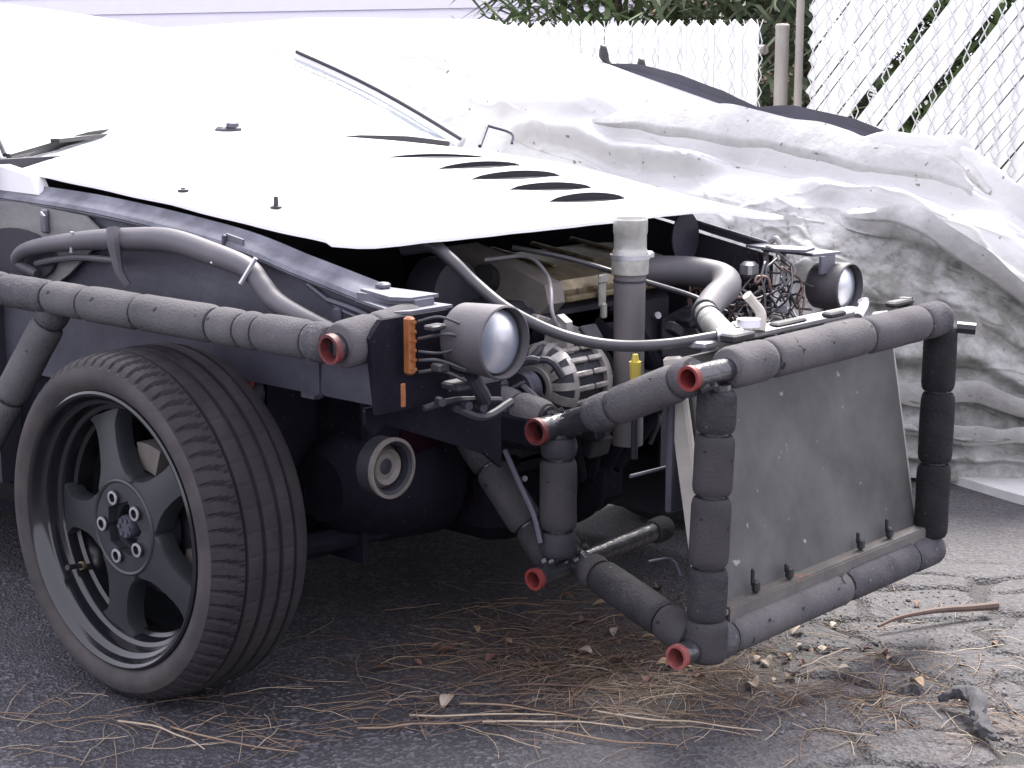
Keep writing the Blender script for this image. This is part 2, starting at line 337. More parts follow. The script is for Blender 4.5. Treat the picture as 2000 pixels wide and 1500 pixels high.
near = (np.abs(GX) < 3) & (np.abs(GY) < 3)
GZ = np.where(near, lift*sstep(0, .02, 1-crack)-.010*crack+.003*(fbm(GX*9, GY*9, 3, 1)-.5), 0)
nx, ny = GX.shape; idx = np.arange(nx*ny).reshape(nx, ny)
F = np.stack([idx[:-1, :-1], idx[1:, :-1], idx[1:, 1:], idx[:-1, 1:]], -1).reshape(-1, 4)
me = bpy.data.meshes.new('ground'); me.from_pydata(np.stack([GX, GY, GZ], -1).reshape(-1, 3).tolist(), [], F.tolist())
for nm, arr in (('crack', crack), ('old', old), ('soil', soil)):
    a = me.attributes.new(nm, 'FLOAT', 'POINT'); a.data.foreach_set('value', np.where(near | (nm == 'old'), arr, 0).reshape(-1).astype(np.float32))
me.polygons.foreach_set('use_smooth', [True]*len(me.polygons)); me.materials.append(M['asphalt'])
ground = link(bpy.data.objects.new('ground', me), None, (0, 0, 0)); tag(ground, 'worn asphalt ground, dark on the left and cracked grey on the right', kind='structure')
pad = MB(); pad.prism([(.22, 2.31), (.50, 2.215), (1.6, 1.93), (3.2, 2.6), (3.2, 4.2), (.25, 3.3)], 'z', -.05, .022)
tag(build('concrete_pad', pad, M['concrete'], base=True), 'pale concrete strip beside the tarp', kind='structure')

# ---------------------------------------------------------------- the car
CAR = empty('stripped_car', (-.6, .82, 0))
tag(CAR, 'stripped white car with a foam padded tube bumper and exposed engine', 'car')

# hood
yn = lambda x: np.interp(x, [-.8, -.4, 0, .3], [.255, .25, .258, .27])
def hood_z(x, y):
    zn = np.interp(x, [-.9, -.507, -.375, -.146, .09, .212, .33], [.856, .836, .826, .809, .786, .777, .767])
    t = (y-.27)/1.15
    return zn+.045*np.sin(np.pi*np.clip(t, 0, 1))*sstep(.25, -.5, x)-.03*sstep(.75, 1, t)*sstep(-.3, .35, x)+.0
grid = []
nu, nv = 40, 44
for i in range(nu+1):
    row = []
    for j in range(nv+1):
        t = j/nv; y = .262+t*1.158
        xf = .318+.012*math.sin(math.pi*t)*(t<.6)+.05*t**2+.0015*math.sin(t*34)+.0015*math.sin(t*71+1); xr = -.60-.22*math.sin(math.pi*t)
        x = xf+(xr-xf)*i/nu; x -= (.045*(1-t/.05)**2*max(0, 1-i/6) if t < .05 else 0); z = float(hood_z(np.array(x), np.array(y)))
        if i == 0: z -= .004
        row.append((x, y+(.012*math.sin(i*.7) if j == 0 else 0)*.2, z))
    grid.append(row)
hood = build('hood', MB().slab(grid, (0, 0, .006)), M['hood'], CAR, angle=50)
for (x0, y0, x1, y1, h) in ((-.257, .905, -.258, 1.192, .004), (-.138, .926, -.158, 1.20, .009), (-.049, .929, -.044, 1.20, .012), (.042, .943, .078, 1.155, .012), (.158, .927, .196, 1.116, .014)):
    p0, p1 = np.array((x0, y0)), np.array((x1, y1)); d = p1-p0; L_ = np.linalg.norm(d); d /= L_; nrm = np.array((d[1], -d[0]))   # opening faces the viewer
    if nrm[0] < 0: nrm = -nrm
    top, slot = [], MB(); a_, b_, c_ = [], [], []
    for k in range(13):
        t = k/12; w = math.sin(math.pi*t)**.6; p = p0+d*L_*t
        fz = float(hood_z(*p)); back = p-nrm*.05*w; bz = float(hood_z(*back))
        lip = p+nrm*.004
        a_.append((back[0], back[1], bz+.002)); b_.append(((p[0]+back[0])/2, (p[1]+back[1])/2, (fz+bz)/2+.002+h*.75*w)); c_.append((lip[0], lip[1], fz+.003+h*w))
    lou = build('louver', MB().slab([a_, b_, c_], (0, 0, .0015)), M['hood'], hood, angle=60)
    in_ = [(np.array(q)-np.array((nrm[0]*.006, nrm[1]*.006, .0018))) for q in c_]
    lo_ = [(q[0]-nrm[0]*.0, q[1]-nrm[1]*.0, float(hood_z(q[0], q[1]))+.0012) for q in in_]
    fl = [(q[0]+nrm[0]*.02*math.sin(math.pi*k/12), q[1]+nrm[1]*.02*math.sin(math.pi*k/12), float(hood_z(q[0]+nrm[0]*.02, q[1]+nrm[1]*.02))+.0012) for k, q in enumerate(in_)]
    build('louver_opening', MB().slab([in_, lo_, fl], (nrm[0]*.0008, nrm[1]*.0008, .0008)), M['slot'], hood, angle=60)
for (x, y, h) in ((.001, .380, .02), (-.204, .337, .006)):
    z = float(hood_z(x, y)); b = MB(); b.lathe([(0, 0), (.011, 0), (.010, .003), (.005, .004), (.004, h), (0, h+.001)], (x, y, z+.001), 'z', 14)
    build('hood_pin', b, M['clip'], hood)

# windscreen, roof, pillars, cabin shell
base = [(-.70, .27, .852), (-.80, .5, .873), (-.84, .82, .882), (-.77, 1.12, .872), (-.56, 1.425, .843)]
tops = [(-1.04, .36, 1.07), (-1.19, .55, 1.125), (-1.23, .82, 1.135), (-1.17, 1.10, 1.105), (-1.0, 1.30, 1.046)]
bb, tt = catmull(base, 5), catmull(tops, 5)
g = [[tuple(np.array(a)*(1-s)+np.array(b)*s+np.array((0, 0, .014*math.sin(math.pi*s)))) for a, b in zip(bb, tt)] for s in np.linspace(0, 1, 9)]
ws = build('windscreen', MB().slab(g, (0, 0, .005)), M['glass'], CAR, angle=60)
rr_ = [[tuple(np.array(b)+np.array((-1.35*s, 0, .07*math.sin(s*2.4)))) for b in tt] for s in np.linspace(0, 1, 10)]
build('roof', MB().slab([[(p[0]-.004, p[1], p[2]+.002) for p in row] for row in rr_], (0, 0, .02)), M['body'], CAR, angle=60)
for k, nm in ((0, 'near'), (-1, 'far')):
    pth = [tuple(np.array(g[0][k])*(1-i/8)+np.array(g[8][k])*i/8+np.array((0, (.012 if k else -.012), .003+.012*math.sin(math.pi*i/8)))) for i in range(9)]
    build('pillar', MB().tube(pth, .018, 10), M['body'], CAR)
    build('pillar_seal', MB().tube([tuple(np.array(p)+np.array((.016, (-.018 if k else .018), .012))) for p in pth], .005, 8), M['bay'], CAR)
prof = [(-.74, .2), (-.74, .86), (-1.06, 1.06), (-1.2, 1.08), (-2.3, 1.1), (-3.0, .85), (-3.05, .25)]
for y_ in (.18, 1.44): build('door_panel', MB().prism(prof, 'y', y_, y_+.02), M['body'], CAR)
build('tail_panel', MB().box((-3.04, .82, .55), (.03, 1.23, .6)), M['body'], CAR)
build('dashboard', MB().box((-1.02, .82, .78), (.35, 1.2, .12), bev=.03), M['bay'], CAR)
build('floor_light_block', MB().box((-1.55, .82, .15), (2.9, 1.1, .02)), M['soot'], CAR)  # unseen pan, added and set low to block light under the car
build('firewall', MB().box((-.68, .82, .54), (.02, 1.2, .64)), M['bay'], CAR)
cw = []
for s_ in np.linspace(0, 1, 25):
    b_ = np.array(bb[int(round(s_*(len(bb)-1)))]); y_ = .262+s_*1.158; xr_ = -.607-.22*math.sin(math.pi*s_)
    cw.append([(min(xr_, b_[0]+.25), y_, float(hood_z(np.array(xr_), np.array(y_)))-.001), ((xr_+b_[0])/2-.02, (y_+b_[1])/2, float(hood_z(np.array(xr_), np.array(y_)))-.008), (b_[0]-.03, b_[1], b_[2]-.012)])
build('cowl_panel', MB().slab(cw, (0, 0, .004)), M['hood'], CAR, angle=60)
build('cowl_corner', MB().prism([(-1.1, .81), (-.53, .80), (-.55, .833), (-.68, .852), (-.85, .86), (-1.1, .87)], 'y', .245, .275), M['hood'], CAR)
# wiper arms and cowl trim
def ribbon(pts, w, t=.006):
    return MB().slab([[tuple(np.array(p)+np.array((0, 0, t))) for p in pts], [tuple(np.array(p)+np.array((w, -w*.3, t*.4))) for p in pts]], (0, 0, t))
wp = build('wiper_arm', MB().tube([(-.71, .30, .862), (-.77, .42, .872), (-.83, .56, .888), (-.865, .66, .897)], [.006, .011, .012, .004], 8, smooth=4), M['clip'], CAR)
build('wiper_blade', MB().box((-.80, .53, .886), (.02, .22, .008), rot=Matrix.Rotation(R(28), 3, 'Z')), M['clip'], wp)
wp = build('wiper_arm', MB().tube([(-.60, 1.02, .870), (-.56, 1.10, .868), (-.53, 1.22, .862), (-.50, 1.33, .852)], [.003, .016, .016, .008], 8, smooth=4), M['clip'], CAR)
build('washer_nozzle', MB().box((-.72, .86, .893), (.03, .06, .018), bev=.005).box((-.705, .86, .905), (.012, .03, .012), bev=.003), M['apron'], CAR)
mi = MB(); mi.tube([(-.52, 1.46, .84), (-.56, 1.53, .885)], .005, 6).tube([(-.56, 1.53, .885), (-.50, 1.55, .868), (-.48, 1.53, .845)], .0035, 6, smooth=4)
build('mirror_bracket', mi, M['apron'], CAR)

# near inner fender: rail, apron, brackets
def rail_path(off=0):
    return [(-.9, .25+off, .806), (-.668, .25+off, .794), (-.33, .25+off, .783), (.034, .25+off, .752), (.227, .25+off, .718), (.394, .25+off, .688)]
def loft(path, sec):
    """sections (dy, dz) swept along path"""
    P = catmull(path, 8); return [[(p[0], p[1]+a, p[2]+b) for a, b in sec] for p in P]
near_rail = build('fender_rail', MB().slab(loft(rail_path(), [(.016, .024), (.010, .016), (.002, .012), (-.008, .007), (-.014, .003), (-.017, -.004), (-.013, -.009)]), (0, -.002, .004)), M['rail'], CAR, angle=30)
ap_top = catmull(rail_path(), 8)
ap = [[(p[0], p[1]-.004+.012*math.sin(s*9+p[0]*4)*s*(1-s), p[2]-.006-s*(p[2]-.006-(.52 if p[0] > -.35 else .45))) for p in ap_top] for s in np.linspace(0, 1, 12)]
apron = build('inner_fender', MB().slab(ap, (0, -.004, 0)), M['apron'], CAR, angle=50)
sp = build('fender_splice', MB().box((.037, .236, .742), (.006, .012, .05), bev=.002), M['apron'], near_rail)
build('splice_plate', MB().box((.055, .2405, .74), (.045, .004, .05), rot=Matrix.Rotation(R(9), 3, 'Y')), M['rail'], near_rail)
# rail nose shelf and lamp panel
shelf = MB(); shelf.prism([(.355, .235), (.50, .18), (.515, .2), (.515, .29), (.36, .29)], 'z', .685, .6895)
shelf.prism([(.36, .243), (.46, .21), (.49, .225), (.49, .285), (.365, .285)], 'z', .699, .7045)
shelf.box((.385, .268, .709), (.02, .02, .010), bev=.003).box((.43, .25, .6945), (.13, .04, .012))
build('rail_nose', shelf, M['rail'], CAR)
lp = MB(); lp.prism([(.12, .545), (.27, .545), (.27, .685), (.13, .685), (.105, .66)], 'x', .515, .525); lp.prism([(.14, .52), (.155, .50), (.18, .515), (.40, .43), (.44, .40), (.44, .545), (.14, .545)], 'x', .47, .478)
build('lamp_panel', lp, M['soot'], CAR)
build('marker_light', MB().box((.545, .167, .645), (.016, .014, .086), bev=.003), M['orange'], CAR)
for k in range(6):
    build('marker_rib', MB().box((.5535, .167, .61+k*.014), (.002, .011, .004)), M['orange'], bpy.data.objects['marker_light'])
mk2 = MB().box((.56, .138, .577), (.004, .008, .035), bev=.001); build('amber_reflector', mk2, M['orange'], CAR)
bw = MB()
for k in range(5):
    z0 = .605+.017*k+random.uniform(-.006, .006); y0 = .185; bw.tube([(.545, y0, z0), (.57+.02*random.random(), y0+.02, z0+.02*(random.random()-.5)), (.60, y0+.045, z0+.03*(random.random()-.5))], .002+.0015*random.random(), 6, smooth=4)
bw.box((.57, .195, .672), (.02, .03, .008), bev=.002).box((.575, .2, .612), (.02, .022, .012), bev=.002)
build('lamp_wiring', bw, M['wire_k'], CAR)
# dark apron below, wheel well, crossmember
ww = MB(); ww.prism([(-.9, .45), (-.9, .2), (-.45, .2), (-.38, .40), (-.25, .52), (.05, .55), (.3, .53), (.42, .54), (.5, .56), (.5, .6), (-.9, .6)], 'y', .27, .28)
ww.box((-.2, .36, .585), (.75, .17, .01)); ww.box((-.25, .44, .38), (.8, .012, .42))
build('wheel_well', ww, M['soot'], CAR)
cm = MB(); cm.box((.30, .56, .44), (.36, .07, .07), bev=.015).box((.30, 1.1, .44), (.36, .07, .07), bev=.015).box((.02, .82, .33), (.03, 1.0, .34))
build('crossmember', cm, M['soot'], CAR)
build('oil_pan', MB().box((.12, .86, .25), (.30, .40, .16), bev=.035).box((.12, .86, .335), (.34, .46, .02), bev=.006), M['soot'], CAR)
build('gearbox', MB().lathe([(0, .38), (.06, .38), (.09, .42), (.12, .50), (.13, .62), (.0, .63)], (.10, 0, .31), 'y', 28), M['soot'], CAR)
for k_, y_ in enumerate((.74, .82, .92, 1.0)): build('exhaust_runner', MB().tube([(.28, y_, .56), (.35, y_, .50), (.36, y_+.01, .40), (.33, .86+(y_-.86)*.4, .29)], [.017, .018, .018, .019], 10, smooth=4), M['soot'], CAR)
build('exhaust_downpipe', MB().tube([(.33, .86, .30), (.30, .87, .22), (.10, .9, .17), (-.6, .92, .17)], .026, 12, smooth=5), M['soot'], CAR)
for y_ in (.36, 1.3): build('control_arm', MB().tube([(.0, y_-.2*(1 if y_ < .8 else -1), .20), (.10, y_+.05, .21), (.18, y_+.18*(1 if y_ < .8 else -1), .24)], [.018, .022, .020], 10, smooth=4).tube([(.0, y_-.2*(1 if y_ < .8 else -1), .20), (-.16, y_+.18*(1 if y_ < .8 else -1), .23)], .018, 10), M['soot'], CAR)
build('brake_hose', MB().tube([(-.02, .30, .52), (.06, .26, .44), (.05, .22, .36), (.0, .18, .32)], .006, 8, smooth=5), M['bay'], CAR)

mp_ = MB(); mp_.prism([(.46, .30), (.60, .25), (.74, .25), (.74, .40), (.48, .42)], 'x', .20, .207); build('lens_glow_panel', mp_, M['maroon'], CAR)  # made-up panel, its maroon paints in the reddish lens glow
hr = MB(); hr.lathe([(.050, -.02), (.050, .012), (.046, .016), (.040, .012), (.038, -.01), (.024, -.016), (.022, -.004), (.010, 0), (0, .001)], (.30, .351, .388), 'x', 32)
horn = build('horn', hr, M['bay'], CAR)
build('horn_ring', MB().lathe([(.0515, .010), (.0515, .017), (.046, .018), (.045, .012)], (.30, .351, .388), 'x', 36, close=True), M['tan'], horn)
build('horn_disc', MB().lathe([(.036, -.006), (.030, .004), (.022, -.002), (0, 0)], (.30, .351, .388), 'x', 32), M['tan'], horn)
rb = MB().box((.0, .30, .515), (.045, .012, .085), rot=Matrix.Rotation(R(8), 3, 'Y'), bev=.003); build('red_bracket', rb, M['red_dark'], CAR)
tb = MB().box((.235, .245, .555), (.045, .006, .085), bev=.002).box((.25, .235, .52), (.03, .02, .006)); build('tow_bracket', tb, M['apron'], CAR)
# dusty door pillar at the left edge, dark oval opening and small brackets
build('cowl_side', MB().prism([(-.82, .60), (-.82, .785), (-.56, .783), (-.36, .772), (-.30, .74), (-.42, .66), (-.5, .62)], 'y', .232, .238), M['dusty'], CAR)
ov = MB(); ov.prism([(-.58+.13*math.cos(a), .685+.05*math.sin(a)) for a in np.linspace(0, 2*math.pi, 24, endpoint=False)], 'y', .222, .2295); build('cowl_opening', ov, M['bay'], CAR)
hg = MB().box((-.485, .228, .755), (.022, .008, .045), bev=.003).tube([(-.485, .222, .77), (-.47, .218, .765), (-.47, .218, .738)], .004, 6); build('cowl_bracket', hg, M['rail'], CAR)
cb = MB().box((-.19, .243, .752), (.05, .012, .045), bev=.006); build('apron_bracket', cb, M['bay'], CAR)
# loose loom wrapped in tape along the apron
lm = build('wiring_loom', MB().tube([(-.50, .215, .655), (-.548, .205, .675), (-.50, .2, .704), (-.342, .2, .730), (-.202, .2, .744), (-.069, .2, .752), (.041, .2, .739), (.136, .2, .722), (.171, .2, .699), (.208, .2, .673), (.281, .2, .652), (.36, .215, .63)], [.009, .012, .014, .017, .020, .021, .020, .018, .017, .017, .015, .012], 12, smooth=6), M['hose'], CAR)
build('loom_strap', MB().tube([(-.202, .182, .765), (-.196, .178, .745), (-.194, .18, .715), (-.190, .182, .69), (-.18, .19, .665)], [.012, .013, .010, .008, .008], 8, smooth=4), M['hose'], lm)
for p, q in (((.066, .185, .725), (.076, .19, .745)), ((.150, .175, .70), (.172, .19, .742)), ((-.345, .19, .71), (-.34, .19, .748))):
    build('zip_tie', MB().tube([p, q], .004, 6), M['steel'], lm)
lm2 = build('wiring_loom', MB().tube([(-.50, .215, .675), (-.42, .21, .690), (-.34, .208, .700), (-.22, .206, .704)], .006, 8, smooth=5), M['hose'], CAR)
cn = MB(); cn.tube([(.29, .238, .68), (.35, .236, .672), (.40, .24, .66), (.47, .235, .645)], .005, 6, smooth=4).tube([(.24, .24, .70), (.33, .238, .665), (.42, .236, .655)], .004, 6, smooth=4).box((.315, .236, .655), (.02, .01, .03), bev=.002)
build('wiring_loom', cn, M['apron'], CAR)
hl = MB(); hl.prism([(.325+.022*math.cos(a), .645+.022*math.sin(a)) for a in np.linspace(0, 2*math.pi, 16, endpoint=False)], 'y', .236, .242); build('apron_hole', hl, M['slot'], CAR)

# far inner fender
far = MB(); fp = [(p[0], 1.63-p[1], p[2]-.02) for p in catmull(rail_path(), 8)]
build('fender_rail', MB().slab([[(p[0], p[1]+a, p[2]+b) for a, b in ((-.03, .016), (-.012, .012), (0, .008), (.016, .006), (.018, -.01))] for p in fp], (0, .002, .004)), M['rail'], CAR, angle=30)
build('inner_fender', MB().slab([[(p[0], p[1]-.03, p[2]-.008) for p in fp], [(p[0], p[1]-.035, .07) for p in fp]], (0, .004, 0)), M['bay'], CAR)  # panel extended down near the ground to block light under the car
fs = MB(); fs.prism([(.37, 1.35), (.50, 1.33), (.515, 1.41), (.40, 1.42)], 'z', .668, .673); fs.prism([(.36, 1.30), (.45, 1.28), (.50, 1.30), (.49, 1.35), (.37, 1.35)], 'z', .679, .684)
fs.box((.507, 1.37, .65), (.006, .05, .035)).box((.42, 1.335, .676), (.08, .03, .012), bev=.004)
build('rail_nose', fs, M['rail'], CAR)
fg = MB(); fg.prism([(1.10, .25), (1.38, .25), (1.38, .665), (1.35, .665), (1.33, .60), (1.10, .55)], 'x', .30, .306); build('lamp_panel', fg, M['bay'], CAR)
ovd = MB(); ovd.lathe([(0, 0), (.045, 0), (.046, .004), (.0, .005)], (0, 0, 0), 'x', 28); V = np.array(ovd.v); V[:, 2] *= 1.15; V += np.array((.218, 1.285, .69)); ovd.v = [tuple(p) for p in V]
build('inspection_cover', ovd, M['apron'], CAR)

# engine: block, cover, oil cap, alternator, pipes
build('engine_block', MB().box((.12, .92, .46), (.34, .5, .32), bev=.03).box((.05, 1.18, .42), (.3, .25, .3), bev=.05).box((.27, .86, .58), (.04, .36, .06), bev=.01), M['bay'], CAR)
cv = MB(); cy0, cy1 = .79, 1.17
pr = [(.30, .615), (.305, .638), (.295, .655), (.24, .668), (.12, .682), (.06, .676), (.05, .62)]
cv.slab([[(x-.10*math.cos(t*0), y, z) for x, z in pr] for t, y in ((0, cy0), (1, cy1))], (0, 0, .0)) if False else cv.prism(pr, 'y', cy0, cy1)
cv.box((.305, .98, .621), (.016, .36, .012), bev=.003)
cover = build('engine_cover', cv, M['cover'], CAR)
for y in (.86, .98, 1.10): build('cover_rib', MB().box((.15, y, .6815), (.17, .012, .008), rot=Matrix.Rotation(R(7), 3, 'Y'), bev=.003), M['cover'], cover)
ec = MB(); ec.prism([(.04, .70), (.10, .712), (.2, .69), (.31, .655), (.32, .62), (.30, .60), (.05, .6)], 'y', cy0-.05, cy0-.003); build('timing_cover', ec, M['tan'], CAR)
build('oil_cap', MB().tube([(.175, cy0-.05, .655), (.18, cy0-.075, .66)], [.028, .024], 16), M['clip'], CAR)
dp = MB().box((.318, .895, .625), (.006, .02, .05), bev=.002).box((.32, .895, .652), (.008, .028, .018), bev=.003).box((.322, .895, .592), (.01, .014, .03), bev=.003); build('lifting_eye', dp, M['silver'], CAR)
dk = MB().lathe([(0, -.04), (.062, -.04), (.066, 0), (.06, .03), (.0, .035)], (.14, .66, .635), 'x', 24); build('strut_cap', dk, M['bay'], CAR)

alt = MB(); ac = np.array((.36, .715, .487)); ar = .075
alt.lathe([(.02, -.055), (.055, -.052), (.07, -.04), (.074, -.028), (.074, -.022), (0, -.022)], ac, 'y', 40)
alternator = build('alternator', alt, M['bay'], CAR)
for rr_2, w_2, y_2 in ((.0745, .006, -.030), (.036, .008, -.0545)): build('bell_ring', MB().lathe([(rr_2-w_2, y_2-.004), (rr_2, y_2-.004), (rr_2+.0015, y_2+.006), (rr_2-w_2, y_2+.006)], ac, 'y', 40, close=True), M['alu'], alternator)
for k in range(15):
    a = 2*math.pi*k/15+.1; u_ = np.array((math.cos(a), 0, math.sin(a))); t_ = np.array((-math.sin(a), 0, math.cos(a))); w_2 = random.uniform(.0062, .0095)
    path = [ac+u_*q+np.array((0, h, 0)) for q, h in ((.032, -.054), (.052, -.056), (.066, -.049), (.0755, -.032))]
    build('bell_rib', MB().slab([[tuple(p-t_*w_2) for p in path], [tuple(p+t_*w_2) for p in path]], (0, -.006, 0)), M['alu'], alternator, angle=50)
build('alternator_stator', MB().lathe([(0, -.022), (.066, -.022), (.068, 0), (.066, .055), (0, .056)], ac, 'y', 32), M['bay'], alternator)
build('alternator_bell', MB().lathe([(0, .062), (.05, .088), (.062, .085), (.07, .074), (.074, .056), (.06, .055), (0, .056)], ac, 'y', 40), M['alu'], alternator)
for k in range(18):
    a = 2*math.pi*k/18
    if math.sin(a) < -.5: continue
    for yy, w in ((-.0, .045), (.045, .035)):
        c = ac+np.array((.0735*math.cos(a), yy-.005, .0735*math.sin(a)))
        build('vent_bar', MB().box(c, (.007, w, .010), rot=Matrix.Rotation(-a, 3, 'Y'), bev=.002), M['alu'], alternator)
er = MB().prism([(.335, .53), (.40, .545), (.395, .60), (.375, .612), (.355, .60)], 'y', .70, .718); build('alternator_ear', er, M['alu'], alternator)
build('ear_bolt', MB().tube([(.375, .695, .59), (.375, .703, .59)], .009, 8), M['steel'], alternator)
build('alternator_pulley', MB().lathe([(0, -.10), (.03, -.10), (.034, -.094), (.028, -.085), (.034, -.076), (.03, -.07), (0, -.066)], ac, 'y', 24), M['apron'], alternator)
bk = MB().box((.33, .75, .585), (.02, .13, .012), rot=Matrix.Rotation(R(-18), 3, 'X'), bev=.003).box((.335, .75, .566), (.02, .12, .006), rot=Matrix.Rotation(R(-18), 3, 'X')); build('alternator_bracket', bk, M['alu'], CAR)
bl = MB().lathe([(.056, -.012), (.064, -.012), (.064, .012), (.056, .012)], (.34, .635, .44), 'y', 32, close=True).lathe([(0, -.01), (.03, -.012), (.035, .01), (0, .012)], (.34, .635, .44), 'y', 24).lathe([(.040, -.008), (.046, -.008), (.046, .008), (.040, .008)], (.37, .63, .43), 'y', 32, close=True); build('crank_pulley', bl, M['bay'], CAR)
build('drive_belt', MB().tube([(.37, .61, .50), (.41, .615, .47), (.41, .63, .43), (.37, .63, .395)], .006, 6, smooth=5), M['hose'], CAR)

pipe = build('intake_pipe', MB().tube([(.42, .848, .36), (.42, .848, .50), (.42, .848, .675)], [.028, .028, .029], 24), M['pipe'], CAR)
build('pipe_coupler', MB().lathe([(.0, .672), (.030, .672), (.0335, .675), (.034, .690), (.034, .700), (.033, .712), (.0305, .718), (.0295, .722), (.0295, .745), (.031, .75), (.031, .772), (.0285, .775), (.027, .772), (.026, .70), (0, .70)], (.42, .848, 0), 'z', 28), M['silver'], pipe)
build('pipe_clamp', MB().lathe([(.0352, -.004), (.0362, -.004), (.0362, .004), (.0352, .004)], (.42, .848, .706), 'z', 24, close=True).box((.43, .886, .706), (.02, .02, .014), bev=.003), M['steel'], pipe)
build('pipe_ring', MB().lathe([(.0292, -.002), (.0302, -.002), (.0302, .002), (.0292, .002)], (.42, .848, .662), 'z', 24, close=True), M['bay'], pipe)
hose = build('radiator_hose', MB().tube([(.25, 1.02, .648), (.30, 1.072, .649), (.36, 1.115, .648), (.425, 1.125, .640), (.475, 1.07, .632), (.53, .955, .627), (.60, .830, .624)], [.027, .028, .029, .029, .028, .026, .024], 18, smooth=6), M['hose'], CAR)
build('hose_neck', MB().tube([(.60, .832, .624), (.64, .79, .620), (.69, .745, .616), (.745, .70, .607)], [.020, .021, .0205, .022], 18, smooth=3), M['silver'], hose)
for (a, b, c) in (((.598, .833, .624), .024, .7), ((.628, .803, .621), .023, .7), ((.655, .776, .619), .022, .7)):
    d = np.array((.72, -.69, -.06)); p = np.array(a); build('hose_clamp', MB().tube([p-d*.004, p+d*.004], b, 18), M['bay'] if a[0] < .65 else M['steel'], hose)
cab = build('hood_cable', MB().tube([(.25, .470, .745), (.295, .471, .748), (.335, .476, .725), (.38, .486, .689), (.45, .497, .648), (.52, .545, .611), (.60, .579, .599), (.68, .611, .606), (.735, .675, .618)], [.012, .012, .011, .0105, .010, .0095, .0095, .009, .008], 12, smooth=6), M['cable'], CAR)
build('cable_end', MB().tube([(.735, .675, .618), (.742, .682, .619)], .012, 12).tube([(.735, .675, .618), (.76, .71, .622)], .007, 8), M['steel'], cab)
build('cable_boot', MB().tube([(.235, .462, .742), (.285, .472, .747)], [.016, .012], 10), M['bay'], cab)
build('thin_cable', MB().tube([(.25, .72, .72), (.32, .79, .70), (.40, .87, .665), (.47, .98, .622), (.55, .95, .60), (.62, .85, .585)], .005, 8, smooth=6), M['wire_k'], CAR)
build('thin_cable', MB().tube([(.20, .70, .695), (.25, .76, .70), (.30, .755, .675), (.36, .70, .655), (.385, .675, .62), (.38, .71, .575), (.36, .78, .555)], .0035, 8, smooth=6), M['wire_g'], CAR)
build('thin_cable', MB().tube([(.05, .75, .74), (.1, .85, .745), (.15, .95, .73), (.2, 1.05, .745)], .004, 6, smooth=6), M['wire_g'], CAR)
build('dipstick', MB().tube([(.50, .765, .50), (.50, .764, .535)], [.009, .011], 10).tube([(.50, .764, .535), (.50, .764, .548)], [.007, .005], 8), M['yellow'], CAR)
build('dipstick_tube', MB().tube([(.50, .765, .36), (.50, .765, .50)], .006, 8), M['bay'], CAR)
build('heat_shield', MB().prism([(.30, .40), (.36, .39), (.37, .47), (.33, .515), (.30, .50)], 'y', .79, .86), M['tan'], CAR)
misc = MB()
for k in range(46):
    p = np.array((random.uniform(.26, .40), random.uniform(.5, 1.15), random.uniform(.34, .58)))
    if k % 3: misc.box(p, (random.uniform(.01, .05), random.uniform(.01, .07), random.uniform(.01, .04)), rot=Matrix.Rotation(random.random()*3, 3, random.choice('XYZ')), bev=.003)
    else:
        q = p+np.array((random.uniform(-.05, .08), random.uniform(-.1, .1), random.uniform(-.06, .06))); misc.tube([p, (p+q)/2+np.array((.02, .0, .02)), q], .004+.005*random.random(), 7, smooth=4)
tag(build('engine_clutter', misc, M['bay'], CAR), kind='stuff')
for k in range(9):
    p = np.array((random.uniform(.28, .36), random.uniform(.55, 1.1), random.uniform(.30, .56)))
    build('bolt', MB().tube([p, p+np.array((.012, -.006, .004))], .004+.004*random.random(), 7), M['steel'], CAR)
# wire tangle beside the far lamp
for k in range(95):
    c = np.array((.40, 1.245, .58)); pts = []
    p = c+np.array((random.uniform(-.06, .10), random.uniform(-.13, .10), random.uniform(-.07, .03))); d = np.array((random.uniform(-1, 1), random.uniform(-1, 1), random.uniform(-.5, .9)))
    for j in range(6):
        pts.append(p.copy()); d += np.array((random.uniform(-1, 1), random.uniform(-1, 1), random.uniform(-.8, .7))); d /= np.linalg.norm(d); p = p+d*random.uniform(.018, .045)
        p = c+(p-c)*min(1, .115/(np.linalg.norm(p-c)+1e-6))
    build('wire', MB().tube(pts, random.uniform(.0014, .0032), 5, smooth=4), M[random.choice(['wire_b', 'wire_b', 'wire_k', 'wire_k', 'wire_k', 'wire_g'])], CAR, angle=0)
build('wire', MB().tube([(.40, 1.32, .62), (.38, 1.345, .67), (.40, 1.35, .695), (.42, 1.345, .66), (.43, 1.33, .61)], .006, 8, smooth=6), M['wire_g'], CAR)
build('relay', MB().box((.39, 1.27, .64), (.03, .035, .03), bev=.006), M['steel'], CAR)
build('relay', MB().box((.45, 1.30, .565), (.03, .03, .02), rot=Matrix.Rotation(R(30), 3, 'Z'), bev=.004), M['steel'], CAR)
